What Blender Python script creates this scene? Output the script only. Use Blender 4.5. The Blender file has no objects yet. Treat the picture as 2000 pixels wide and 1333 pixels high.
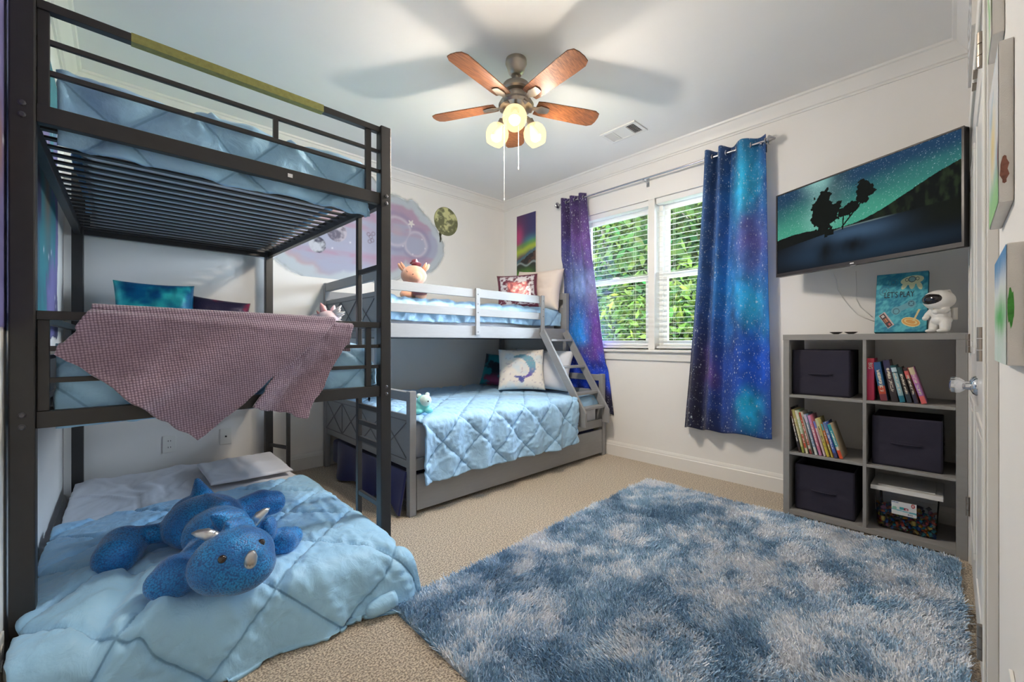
import bpy, math, random
import numpy as np
from mathutils import Matrix, Vector, Euler
C = bpy.context.scene
col = C.collection
random.seed(7)
PI = math.pi

# ---------------- camera, sky, exposure ----------------
EYE = 1.065
FOC = 815.0
SY, CY = math.sin(math.radians(43.45)), math.cos(math.radians(43.45))
cam_d = bpy.data.cameras.new('camera'); cam = bpy.data.objects.new('camera', cam_d); col.objects.link(cam)
cam.location = (0, 0, EYE); cam.rotation_euler = (PI/2, 0, -math.radians(43.45))
cam_d.sensor_width = 36; cam_d.lens = FOC/2000*36; cam_d.shift_y = 2.5/2000
cam_d.clip_start = 0.01; cam_d.clip_end = 200
C.camera = cam
C.view_settings.view_transform = 'Standard'; C.view_settings.look = 'None'
C.view_settings.gamma = 1; C.view_settings.use_curve_mapping = False
C.view_settings.exposure = 0.82
W = bpy.data.worlds.new('sky'); C.world = W; W.use_nodes = True
wn = W.node_tree; wn.nodes.clear()
_o = wn.nodes.new('ShaderNodeOutputWorld'); _b = wn.nodes.new('ShaderNodeBackground')
_t = wn.nodes.new('ShaderNodeTexCoord'); _n = wn.nodes.new('ShaderNodeTexNoise'); _r = wn.nodes.new('ShaderNodeValToRGB')
_n.inputs['Scale'].default_value = 3.0; _n.inputs['Detail'].default_value = 5
_r.color_ramp.elements[0].position = .35; _r.color_ramp.elements[0].color = (.50, .72, 1, 1)
_r.color_ramp.elements[1].position = .65; _r.color_ramp.elements[1].color = (.84, .93, 1, 1)
wn.links.new(_t.outputs['Generated'], _n.inputs['Vector']); wn.links.new(_n.outputs['Fac'], _r.inputs['Fac'])
wn.links.new(_r.outputs['Color'], _b.inputs['Color']); wn.links.new(_b.outputs[0], _o.inputs[0])
_b.inputs['Strength'].default_value = SKY_STRENGTH = 42.0
sun_d = bpy.data.lights.new('sun', 'SUN'); sun = bpy.data.objects.new('sun', sun_d); col.objects.link(sun)
sun_d.energy = 3.5; sun_d.angle = .02; sun_d.color = (1, .95, .85); sun.rotation_euler = (math.radians(38), 0, math.radians(-75))
port_d = bpy.data.lights.new('window_portal', 'AREA'); port = bpy.data.objects.new('window_portal', port_d); col.objects.link(port)
port_d.shape = 'RECTANGLE'; port_d.size = 1.32; port_d.size_y = 1.62; port.location = (3.56, 1.82, 1.66)
port.rotation_euler = (0, PI/2, 0); port_d.cycles.is_portal = True
BULB = 1420.0            # strength of the glowing lamp shades of the fan
BULB_COL = (1.0, .905, .79)

# ---------------- helpers ----------------
def ray(u, v):
    r = (u-1000)/FOC; d = (v-669)/FOC
    return Vector((SY + r*CY, CY - r*SY, -d))
def atX(u, v, X): q = ray(u, v); return Vector((0, 0, EYE)) + q*(X/q.x)
def atY(u, v, Y): q = ray(u, v); return Vector((0, 0, EYE)) + q*(Y/q.y)
def atZ(u, v, Z): q = ray(u, v); return Vector((0, 0, EYE)) + q*((Z-EYE)/q.z)
def lin(*c):
    if len(c) == 1: c = c[0]
    return tuple((x/255/12.92 if x/255 <= .04045 else ((x/255+.055)/1.055)**2.4) for x in c)
def nlin(a):
    a = np.asarray(a, float)/255
    return np.where(a <= .04045, a/12.92, ((a+.055)/1.055)**2.4)

def hash2(ix, iy, seed):
    n = (ix*374761393 + iy*668265263 + int(seed)*974634721) & 0xffffffff
    n = ((n ^ (n >> 13))*1274126177) & 0xffffffff
    return ((n ^ (n >> 16)) & 0xffff)/65535.0
def vn(x, y, seed=0):
    x = np.asarray(x, float); y = np.asarray(y, float)
    ix = np.floor(x).astype(np.int64); iy = np.floor(y).astype(np.int64)
    fx = x-ix; fy = y-iy; fx = fx*fx*(3-2*fx); fy = fy*fy*(3-2*fy)
    a = hash2(ix, iy, seed); b = hash2(ix+1, iy, seed); c = hash2(ix, iy+1, seed); d = hash2(ix+1, iy+1, seed)
    return (a*(1-fx)+b*fx)*(1-fy) + (c*(1-fx)+d*fx)*fy
def fbm(x, y, seed=0, o=4):
    s = 0; a = .5; t = 0
    for i in range(o):
        s = s + a*vn(np.asarray(x)*2**i, np.asarray(y)*2**i, seed+i*17); t += a; a *= .5
    return s/t
def sst(a, b, x):
    t = np.clip((x-a)/(b-a), 0, 1); return t*t*(3-2*t)
def mixc(A, B, t): return A + (np.asarray(B)-A)*np.asarray(t)[..., None]

# ---------------- materials ----------------
def newmat(name):
    m = bpy.data.materials.new(name); m.use_nodes = True
    nt = m.node_tree; p = nt.nodes['Principled BSDF']
    return m, nt, p
def mat(name, c, rough=.5, metal=0, var=.06, vs=8, bump=0, bs=120, sheen=0, stretch=None, coat=0, spec=.5, c2=None, kind='noise', dist=.002, det=3, ramp=(.3, .7), bdet=None):
    m, nt, p = newmat(name)
    L = nt.links.new
    c = lin(c)
    tc = nt.nodes.new('ShaderNodeTexCoord'); src = tc.outputs['Object']
    if stretch:
        mp = nt.nodes.new('ShaderNodeMapping'); mp.inputs['Scale'].default_value = stretch; L(src, mp.inputs['Vector']); src = mp.outputs[0]
    n = nt.nodes.new('ShaderNodeTexNoise'); n.inputs['Scale'].default_value = vs; n.inputs['Detail'].default_value = det; L(src, n.inputs['Vector'])
    rp = nt.nodes.new('ShaderNodeValToRGB'); L(n.outputs['Fac'], rp.inputs['Fac'])
    rp.color_ramp.elements[0].position = ramp[0]; rp.color_ramp.elements[1].position = ramp[1]
    a = tuple(x*(1-var) for x in c) if c2 is None else c
    b = tuple(min(1, x*(1+var)) for x in c) if c2 is None else lin(c2)
    rp.color_ramp.elements[0].color = (*a, 1); rp.color_ramp.elements[1].color = (*b, 1)
    L(rp.outputs[0], p.inputs['Base Color'])
    p.inputs['Roughness'].default_value = rough; p.inputs['Metallic'].default_value = metal
    p.inputs['Specular IOR Level'].default_value = spec
    if sheen: p.inputs['Sheen Weight'].default_value = sheen
    if coat: p.inputs['Coat Weight'].default_value = coat
    if bump:
        if kind == 'voronoi':
            t = nt.nodes.new('ShaderNodeTexVoronoi'); o = t.outputs['Distance']
        else:
            t = nt.nodes.new('ShaderNodeTexNoise'); o = t.outputs['Fac']; t.inputs['Detail'].default_value = 2
        t.inputs['Scale'].default_value = bs; L(src, t.inputs['Vector'])
        if bdet is not None: t.inputs['Detail'].default_value = bdet; t.inputs['Distortion'].default_value = .6
        bp = nt.nodes.new('ShaderNodeBump'); bp.inputs['Strength'].default_value = bump; bp.inputs['Distance'].default_value = dist
        L(o, bp.inputs['Height']); L(bp.outputs[0], p.inputs['Normal'])
    return m
def vcmat(name, rough=.6, metal=0, bump=0, bs=200, emit=0, alpha=False, sheen=0, stars=None, sequin=False, coat=0):
    m, nt, p = newmat(name); L = nt.links.new
    a = nt.nodes.new('ShaderNodeAttribute'); a.attribute_name = 'Col'
    cout = a.outputs['Color']
    if stars:
        uv = nt.nodes.new('ShaderNodeUVMap')
        for sc, th, st in stars:
            vo = nt.nodes.new('ShaderNodeTexVoronoi'); vo.inputs['Scale'].default_value = sc; L(uv.outputs[0], vo.inputs['Vector'])
            sep = nt.nodes.new('ShaderNodeSeparateColor'); L(vo.outputs['Color'], sep.inputs[0])
            m1 = nt.nodes.new('ShaderNodeMath'); m1.operation = 'MULTIPLY'; L(sep.outputs[0], m1.inputs[0]); L(sep.outputs[1], m1.inputs[1])
            m1b = nt.nodes.new('ShaderNodeMath'); m1b.operation = 'MULTIPLY'; m1b.inputs[1].default_value = th; L(m1.outputs[0], m1b.inputs[0])
            m2 = nt.nodes.new('ShaderNodeMapRange'); L(vo.outputs['Distance'], m2.inputs['Value']); m2.inputs['From Min'].default_value = 0
            L(m1b.outputs[0], m2.inputs['From Max']); m2.inputs['To Min'].default_value = st; m2.inputs['To Max'].default_value = 0
            mx = nt.nodes.new('ShaderNodeMix'); mx.data_type = 'RGBA'; L(m2.outputs[0], mx.inputs[0]); L(cout, mx.inputs[6]); mx.inputs[7].default_value = (.85, .92, 1, 1)
            cout = mx.outputs[2]
    L(cout, p.inputs['Base Color'])
    p.inputs['Roughness'].default_value = rough; p.inputs['Metallic'].default_value = metal
    if sheen: p.inputs['Sheen Weight'].default_value = sheen
    if coat: p.inputs['Coat Weight'].default_value = coat
    if emit:
        L(cout, p.inputs['Emission Color']); p.inputs['Emission Strength'].default_value = emit
        p.inputs['Specular IOR Level'].default_value = 0; p.inputs['Base Color'].default_value = (.01, .01, .01, 1); nt.links.remove(p.inputs['Base Color'].links[0])
    if alpha: L(a.outputs['Alpha'], p.inputs['Alpha'])
    if bump:
        tc = nt.nodes.new('ShaderNodeTexCoord')
        if sequin:
            t = nt.nodes.new('ShaderNodeTexVoronoi'); o = t.outputs['Color']
        else:
            t = nt.nodes.new('ShaderNodeTexNoise'); o = t.outputs['Fac']
        t.inputs['Scale'].default_value = bs; L(tc.outputs['Object'], t.inputs['Vector'])
        bp = nt.nodes.new('ShaderNodeBump'); bp.inputs['Strength'].default_value = bump; bp.inputs['Distance'].default_value = .002
        L(o, bp.inputs['Height']); L(bp.outputs[0], p.inputs['Normal'])
    return m
def emat(name, c, s):
    m = bpy.data.materials.new(name); m.use_nodes = True; nt = m.node_tree; nt.nodes.clear()
    o = nt.nodes.new('ShaderNodeOutputMaterial'); e = nt.nodes.new('ShaderNodeEmission'); e.inputs[0].default_value = (*c, 1); e.inputs[1].default_value = s
    nt.links.new(e.outputs[0], o.inputs[0]); return m
def glassmat(name, fac=.06, tint=(1, 1, 1), rough=0.0):
    m = bpy.data.materials.new(name); m.use_nodes = True; nt = m.node_tree; nt.nodes.clear()
    o = nt.nodes.new('ShaderNodeOutputMaterial'); t = nt.nodes.new('ShaderNodeBsdfTransparent'); g = nt.nodes.new('ShaderNodeBsdfGlossy')
    t.inputs[0].default_value = (*tint, 1); g.inputs['Roughness'].default_value = rough
    x = nt.nodes.new('ShaderNodeMixShader'); f = nt.nodes.new('ShaderNodeFresnel'); f.inputs[0].default_value = 1.45
    k = nt.nodes.new('ShaderNodeMath'); k.operation = 'MULTIPLY'; k.inputs[1].default_value = fac/.04; k.use_clamp = True
    nt.links.new(f.outputs[0], k.inputs[0]); nt.links.new(k.outputs[0], x.inputs[0])
    nt.links.new(t.outputs[0], x.inputs[1]); nt.links.new(g.outputs[0], x.inputs[2]); nt.links.new(x.outputs[0], o.inputs[0]); return m

def stitch_shaded(m, cell, name):
    """the same cloth with sewn diamond seams, thread and crease shade darkened in its colour"""
    m = m.copy(); m.name = name; nt = m.node_tree; L = nt.links.new; p = nt.nodes['Principled BSDF']
    uv = nt.nodes.new('ShaderNodeUVMap'); sp = nt.nodes.new('ShaderNodeSeparateXYZ'); L(uv.outputs[0], sp.inputs[0])
    ds = []
    for op in ('ADD', 'SUBTRACT'):
        a = nt.nodes.new('ShaderNodeMath'); a.operation = op; L(sp.outputs[0], a.inputs[0]); L(sp.outputs[1], a.inputs[1])
        b = nt.nodes.new('ShaderNodeMath'); b.operation = 'DIVIDE'; L(a.outputs[0], b.inputs[0]); b.inputs[1].default_value = cell
        c = nt.nodes.new('ShaderNodeMath'); c.operation = 'PINGPONG'; L(b.outputs[0], c.inputs[0]); c.inputs[1].default_value = .5; ds.append(c)
    mn = nt.nodes.new('ShaderNodeMath'); mn.operation = 'MINIMUM'; L(ds[0].outputs[0], mn.inputs[0]); L(ds[1].outputs[0], mn.inputs[1])
    r = nt.nodes.new('ShaderNodeMapRange'); L(mn.outputs[0], r.inputs['Value']); r.inputs['From Min'].default_value = .0025/cell; r.inputs['From Max'].default_value = .007/cell; r.inputs['To Min'].default_value = .6; r.inputs['To Max'].default_value = 0
    mx = nt.nodes.new('ShaderNodeMix'); mx.data_type = 'RGBA'; old = p.inputs['Base Color'].links[0].from_socket
    L(r.outputs[0], mx.inputs[0]); L(old, mx.inputs[6]); mx.inputs[7].default_value = (*lin(104, 156, 202), 1); L(mx.outputs[2], p.inputs['Base Color'])  # darker line along each seam: thread tone plus painted crease shade
    return m

# ---------------- mesh building ----------------
class MB:
    def __init__(s): s.v = []; s.f = []
    def add(s, vs, fs):
        k = len(s.v); s.v += [tuple(x) for x in vs]; s.f += [tuple(i+k for i in f) for f in fs]; return s
    def bx(s, x0, x1, y0, y1, z0, z1):
        vs = [(x, y, z) for x in (x0, x1) for y in (y0, y1) for z in (z0, z1)]
        return s.add(vs, [(0, 1, 3, 2), (4, 6, 7, 5), (0, 4, 5, 1), (2, 3, 7, 6), (0, 2, 6, 4), (1, 5, 7, 3)])
    def box(s, c, d, M=None):
        vs = [Vector((x*d[0]/2, y*d[1]/2, z*d[2]/2)) for x in (-1, 1) for y in (-1, 1) for z in (-1, 1)]
        vs = [(M @ q if M else q) + Vector(c) for q in vs]
        return s.add(vs, [(0, 1, 3, 2), (4, 6, 7, 5), (0, 4, 5, 1), (2, 3, 7, 6), (0, 2, 6, 4), (1, 5, 7, 3)])
    def beam(s, p, q, w, h, up=(0, 0, 1)):
        p = Vector(p); q = Vector(q); d = (q-p).normalized(); up = Vector(up)
        a = d.cross(up)
        if a.length < 1e-4: a = d.cross(Vector((1, 0, 0)))
        a.normalize(); b = a.cross(d).normalized()
        vs = [e + a*i*w/2 + b*j*h/2 for e in (p, q) for i in (-1, 1) for j in (-1, 1)]
        return s.add(vs, [(0, 2, 3, 1), (4, 5, 7, 6), (0, 1, 5, 4), (2, 6, 7, 3), (0, 4, 6, 2), (1, 3, 7, 5)])
    def tube(s, pts, r, n=8, cap=True):
        pts = [Vector(p) for p in pts]; k = len(s.v); up = None
        rs = r if isinstance(r, (list, tuple)) else [r]*len(pts)
        for i, p in enumerate(pts):
            d = (pts[min(i+1, len(pts)-1)] - pts[max(i-1, 0)]).normalized()
            if up is None: up = d.orthogonal().normalized()
            up = (up - d*up.dot(d)).normalized(); w = d.cross(up)
            for j in range(n):
                a = 2*PI*j/n; s.v.append(tuple(p + (up*math.cos(a) + w*math.sin(a))*rs[i]))
        for i in range(len(pts)-1):
            for j in range(n):
                s.f.append((k+i*n+j, k+i*n+(j+1) % n, k+(i+1)*n+(j+1) % n, k+(i+1)*n+j))
        if cap:
            s.f.append(tuple(k+j for j in reversed(range(n)))); s.f.append(tuple(k+(len(pts)-1)*n+j for j in range(n)))
        return s
    def lathe(s, prof, n=24, M=None, c=(0, 0, 0)):
        k = len(s.v)
        for r, z in prof:
            for j in range(n):
                a = 2*PI*j/n; q = Vector((r*math.cos(a), r*math.sin(a), z)); s.v.append(tuple((M @ q if M else q) + Vector(c)))
        for i in range(len(prof)-1):
            for j in range(n):
                s.f.append((k+i*n+j, k+i*n+(j+1) % n, k+(i+1)*n+(j+1) % n, k+(i+1)*n+j))
        if prof[0][0] > 1e-4: s.f.append(tuple(k+j for j in reversed(range(n))))
        if prof[-1][0] > 1e-4: s.f.append(tuple(k+(len(prof)-1)*n+j for j in range(n)))
        return s
    def ell(s, c, r, M=None, n=16, m=10):
        if not hasattr(r, '__len__'): r = (r, r, r)
        k = len(s.v); c = Vector(c)
        for i in range(m+1):
            t = PI*i/m
            for j in range(n):
                a = 2*PI*j/n; q = Vector((r[0]*math.sin(t)*math.cos(a), r[1]*math.sin(t)*math.sin(a), r[2]*math.cos(t)))
                s.v.append(tuple((M @ q if M else q) + c))
        for i in range(m):
            for j in range(n):
                s.f.append((k+i*n+j, k+(i+1)*n+j, k+(i+1)*n+(j+1) % n, k+i*n+(j+1) % n))
        return s
    def prism(s, poly, t0, t1, f):
        n = len(poly)
        vs = [f(a, b, t0) for a, b in poly] + [f(a, b, t1) for a, b in poly]
        return s.add(vs, [tuple(range(n))[::-1], tuple(range(n, 2*n))] + [(i, (i+1) % n, n+(i+1) % n, n+i) for i in range(n)])
def finish(me, m, smooth):
    if m: me.materials.append(m)
    if smooth:
        me.polygons.foreach_set('use_smooth', [True]*len(me.polygons))
        if smooth is not True: me.set_sharp_from_angle(angle=math.radians(smooth))
    me.update()
def mesh_of(name, mb, m, smooth=False, off=(0, 0, 0)):
    me = bpy.data.meshes.new(name)
    o = Vector(off)
    me.from_pydata([tuple(Vector(v)-o) for v in mb.v], [], mb.f); me.validate()
    bmx = None
    finish(me, m, smooth); return me
def npmesh(name, V, F, m, colr=None, uv=None, smooth=True, off=(0, 0, 0)):
    V = np.asarray(V, float).reshape(-1, 3) - np.asarray(off, float); F = np.asarray(F, np.int32); k = F.shape[1]
    me = bpy.data.meshes.new(name)
    me.vertices.add(len(V)); me.vertices.foreach_set('co', V.ravel().astype(np.float32))
    me.loops.add(F.size); me.loops.foreach_set('vertex_index', F.ravel())
    me.polygons.add(len(F)); me.polygons.foreach_set('loop_start', np.arange(0, F.size, k, dtype=np.int32))
    try: me.polygons.foreach_set('loop_total', np.full(len(F), k, np.int32))
    except Exception: pass
    me.update(calc_edges=True)
    if colr is not None:
        cc = np.asarray(colr, float).reshape(len(V), -1)
        if cc.shape[1] == 3: cc = np.concatenate([cc, np.ones((len(V), 1))], 1)
        me.color_attributes.new('Col', 'FLOAT_COLOR', 'POINT').data.foreach_set('color', cc.ravel().astype(np.float32))
    if uv is not None:
        u = np.asarray(uv, float).reshape(-1, 2)[F.ravel()]
        me.uv_layers.new(name='UVMap').data.foreach_set('uv', u.ravel().astype(np.float32))
    finish(me, m, smooth); return me
def gridF(nx, ny):
    i, j = np.meshgrid(np.arange(nx-1), np.arange(ny-1), indexing='ij'); a = i*ny + j
    return np.stack([a, a+ny, a+ny+1, a+1], -1).reshape(-1, 4)
def link(name, data, parent=None, loc=(0, 0, 0), rot=None):
    o = bpy.data.objects.new(name, data); col.objects.link(o); o.location = loc
    if rot is not None: o.rotation_euler = rot
    if parent is not None: o.parent = parent
    return o
def bev(o, w=.003, seg=2):
    b = o.modifiers.new('bevel', 'BEVEL'); b.width = w; b.segments = seg; b.limit_method = 'ANGLE'; b.angle_limit = math.radians(40)
    return o
def tag(o, label=None, cat=None, group=None, kind=None):
    if label: o['label'] = label
    if cat: o['category'] = cat
    if group: o['group'] = group
    if kind: o['kind'] = kind
    return o
def thing(name, label, cat, loc=(0, 0, 0), group=None, rot=None):
    return tag(link(name, None, None, loc, rot), label, cat, group)
def part(name, mb, m, par, smooth=False, bevel=0, world=True, label=None):
    """part given in world coordinates (its thing stands at par.location), or local ones"""
    root = par
    while root.parent: root = root.parent
    me = mesh_of(name, mb, m, smooth, root.location if world else (0, 0, 0))
    o = link(name, me, par)
    if bevel: bev(o, bevel)
    if label: o['label'] = label
    return o
def single(name, mb, m, label, cat, smooth=False, bevel=0, group=None, base=None):
    base = base if base is not None else Vector((sum(v[0] for v in mb.v)/len(mb.v), sum(v[1] for v in mb.v)/len(mb.v), min(v[2] for v in mb.v)))
    o = link(name, mesh_of(name, mb, m, smooth, base), None, base)
    if bevel: bev(o, bevel)
    return tag(o, label, cat, group)
def struct(name, mb, m, label=None, smooth=False, bevel=0, par=None):
    o = link(name, mesh_of(name, mb, m, smooth), par)
    if bevel: bev(o, bevel)
    if par is None: o['kind'] = 'structure'
    if label: o['label'] = label
    return o
def copy_tree(o, parent=None):
    c = o.copy(); col.objects.link(c)
    if parent is not None: c.parent = parent
    for ch in list(o.children): copy_tree(ch, c)
    return c
def blob_mesh(name, mb, m, vox=.006, smooth=4, base=(0, 0, 0)):
    """melt overlapping volumes into one continuous skin"""
    me = mesh_of(name+'_raw', mb, None, False, base)
    o = bpy.data.objects.new('tmp', me); col.objects.link(o)
    r = o.modifiers.new('r', 'REMESH'); r.mode = 'VOXEL'; r.voxel_size = vox; r.use_smooth_shade = True
    s = o.modifiers.new('s', 'SMOOTH'); s.iterations = smooth; s.factor = .5
    dg = bpy.context.evaluated_depsgraph_get(); dg.update()
    out = bpy.data.meshes.new_from_object(o.evaluated_get(dg)); out.name = name
    bpy.data.objects.remove(o); bpy.data.meshes.remove(me)
    out.materials.clear(); finish(out, m, True); return out
def text_mesh(name, s, size, m, ext=.0006, align='CENTER', sx=1.0):
    cu = bpy.data.curves.new(name, 'FONT'); cu.body = s; cu.size = size; cu.extrude = ext; cu.align_x = align; cu.align_y = 'CENTER'; cu.resolution_u = 3
    o = bpy.data.objects.new('tmp', cu); col.objects.link(o)
    dg = bpy.context.evaluated_depsgraph_get(); dg.update()
    me = bpy.data.meshes.new_from_object(o.evaluated_get(dg)); me.name = name
    bpy.data.objects.remove(o); bpy.data.curves.remove(cu)
    if sx != 1: me.transform(Matrix.Diagonal((sx, 1, 1, 1)))
    me.materials.clear(); finish(me, m, False); return me

# ---------------- cloth ----------------
def normals(P):
    du = np.gradient(P, axis=0); dv = np.gradient(P, axis=1)
    n = np.cross(du, dv); n /= (np.linalg.norm(n, axis=2, keepdims=True)+1e-9); return n
def drape1(s, a, b, r, out=.12):
    lo = np.clip(a-s, 0, None); hi = np.clip(s-b, 0, None); d = lo+hi; sg = np.where(hi > 0, 1, -1)
    q = np.minimum(d, r*PI/2); rest = d-q
    x = np.clip(s, a, b) + sg*(r*np.sin(q/r) + rest*out)
    drop = r*(1-np.cos(q/r)) + rest*math.sqrt(1-out*out)
    return x, drop
def quilt(s, t, cell, amp, seed, ripple=.004, wr=.012, seam=.028):
    a = (s+t)/cell; b = (s-t)/cell
    m = np.minimum(np.abs(a-np.round(a)), np.abs(b-np.round(b)))*cell*.7
    h = amp*(1-np.exp(-m/seam))
    h = h + ripple*np.exp(-m/.05)*(vn(s*55, t*55, seed)-.5)*2
    g = fbm(s*3.2+7, t*2.1, seed+3, 3)
    h = h + wr*(fbm(s*9 + g*6, t*3+g*4, seed+5, 4)-.5)*2
    h = h + wr*1.2*np.exp(-((np.abs(fbm(s*2.3+t*1.1, t*2.9-s, seed+9, 2)-.5))/.025)**2)*.5
    return h, m
def comforter(name, label, cat, m, x0, x1, y0, y1, z, over, r=.05, cell=.30, amp=.022, seed=1, step=.011, wr=.012, zmin=.012, warp=None, group=None, out=.12, sag=0, ripple=.004, fold=.018, seam=.028):
    ol, orr, of, ob = over
    S = np.linspace(x0-ol, x1+orr, int((x1-x0+ol+orr)/step)); T = np.linspace(y0-of, y1+ob, int((y1-y0+of+ob)/step))
    s, t = np.meshgrid(S, T, indexing='ij')
    s0, t0 = s.copy(), t.copy()
    s = s + .02*(fbm(t*1.7, s*1.7, seed+20, 2)-.5); t = t + .04*(fbm(s*1.7, t*1.3, seed+30, 2)-.5)
    X, dx = drape1(s, x0, x1, r, out); Y, dy = drape1(t, y0, y1, r, out)
    drop = (dx**3+dy**3)**(1/3)
    Z = z - drop + sag*(fbm(s*1.3, t*1.3, seed+40, 2)-.5)
    P = np.stack([X, Y, Z], -1)
    # hanging folds
    hang = np.clip(drop/.25, 0, 1)
    h, mm = quilt(s0, t0, cell, amp, seed, ripple, wr, seam)
    h = h + hang*fold*np.sin(24*(np.where(dx > dy, t0, s0)) + 4*fbm(s0*2, t0*2, seed, 2))
    P = P + normals(P)*h[..., None]
    if warp: P = warp(P, s0, t0)
    P[..., 2] = np.maximum(P[..., 2], zmin + .004*vn(s0*30, t0*30, seed))
    base = (float((x0+x1)/2), float((y0+y1)/2), float(P[..., 2].min()))
    n = len(S); k = len(T)
    me = npmesh(name, P, gridF(n, k), m, off=base, uv=np.stack([s0, t0], -1))
    o = link(name, me, None, base); so = o.modifiers.new('thick', 'SOLIDIFY'); so.thickness = .012; so.offset = -1
    return tag(o, label, cat, group)
def pillow_mesh(name, w, h, t, m, colf=None, seed=0, n=44, wr=.006, pinch=.06, flat=0):
    """cushion lying in its local XZ plane (front face towards -Y), bottom edge at z=0"""
    u = np.linspace(-1, 1, n); a, b = np.meshgrid(u, u, indexing='ij')
    k = 1 - pinch*(1-a*a)*np.abs(b)**2; k2 = 1 - pinch*(1-b*b)*np.abs(a)**2
    X = a*w/2*k2; Z = b*h/2*k + h/2
    th = t/2*((1-a**4)*(1-b**4))**.55
    wv = wr*(fbm(a*3+9, b*3, seed, 3)-.5)*2*((1-a*a)*(1-b*b))**.4
    Pf = np.stack([X, -th+wv, Z], -1); Pb = np.stack([X, th+wv, Z], -1)
    V = np.concatenate([Pf.reshape(-1, 3), Pb.reshape(-1, 3)]); F = gridF(n, n)
    F2 = F[:, ::-1] + n*n
    cc = None
    if colf is not None:
        c = colf((a+1)/2, (b+1)/2); cc = np.concatenate([c.reshape(-1, 3)]*2)
    me = npmesh(name, V, np.concatenate([F, F2]), m, cc)
    import bmesh
    bm = bmesh.new(); bm.from_mesh(me); bmesh.ops.remove_doubles(bm, verts=bm.verts, dist=1e-5); bmesh.ops.recalc_face_normals(bm, faces=bm.faces); bm.to_mesh(me); bm.free()
    return me
# ---------------- the room ----------------
XL, XR, YN, YF, HC = -.235, 3.41, -.078, 3.74, 2.74
WALL = mat('wall_paint', (241, 239, 236), .75, var=.012, vs=3, bump=.06, bs=260)
CEIL = mat('ceiling_paint', (242, 241, 239), .85, var=.01, vs=3, bump=.05, bs=200)
TRIM = mat('white_trim_paint', (238, 236, 232), .4, var=.01, vs=5)
VINYL = mat('white_vinyl', (244, 244, 243), .35, var=.01)
CARPET = mat('beige_carpet', (150, 128, 104), .95, c2=(246, 230, 206), vs=150, ramp=(.40, .60), bump=.8, bs=420, dist=.010, sheen=.3, det=4)
WY0, WY1, WZ0, WZ1, WT = 1.02, 2.62, 1.0, 2.325, .16
struct('floor', MB().bx(XL-.1, XR+WT, YN-.1, YF+.1, -.12, 0), CARPET)
struct('ceiling', MB().bx(XL-.1, XR+WT, YN-.1, YF+.1, HC, HC+.12), CEIL)
struct('wall_left', MB().bx(XL-.12, XL, YN-.1, YF+.1, 0, HC), WALL)
struct('wall_back', MB().bx(XL, XR, YF, YF+.12, 0, HC), WALL)
struct('wall_front', MB().bx(XL, XR, YN-.12, YN, 0, HC), WALL)
w = MB().bx(XR, XR+WT, YN-.1, WY0, 0, HC).bx(XR, XR+WT, WY1, YF+.1, 0, HC).bx(XR, XR+WT, WY0, WY1, 0, WZ0).bx(XR, XR+WT, WY0, WY1, WZ1, HC)
struct('wall_right', w, WALL)
# mouldings: profile (distance from wall, height)
CROWN = [(0, 0), (0, -.10), (.010, -.10), (.012, -.088), (.022, -.084), (.026, -.07), (.045, -.045), (.058, -.024), (.062, -.016), (.075, -.012), (.08, 0)]
BASE = [(0, 0), (.015, 0), (.015, .098), (.011, .104), (.011, .112), (.007, .122), (.004, .132), (0, .132)]
def mould(name, prof, z, side, a0, a1, mit0=True, mit1=True):
    fs = {'back': lambda d, t, h: (t, YF-d, z+h), 'front': lambda d, t, h: (t, YN+d, z+h), 'left': lambda d, t, h: (XL+d, t, z+h), 'right': lambda d, t, h: (XR-d, t, z+h)}[side]
    n = len(prof); mb = MB()
    vs = [fs(d, a0+(d if mit0 else 0), h) for d, h in prof] + [fs(d, a1-(d if mit1 else 0), h) for d, h in prof]
    mb.add(vs, [(i, (i+1) % n, n+(i+1) % n, n+i) for i in range(n)] + [tuple(range(n)), tuple(range(n, 2*n))[::-1]])
    o = struct(name, mb, TRIM, smooth=25); return o
mould('trim_1', CROWN, HC, 'back', XL, XR); mould('trim_2', CROWN, HC, 'right', YN, YF)
mould('trim_3', CROWN, HC, 'front', XL, XR); mould('trim_4', CROWN, HC, 'left', YN, YF)
mould('baseboard_back', BASE, 0, 'back', XL, XR); mould('baseboard_right', BASE, 0, 'right', YN, YF)
mould('baseboard_left', BASE, 0, 'left', YN, YF); mould('baseboard_front', BASE, 0, 'front', XL, 1.52, True, False)

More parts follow.
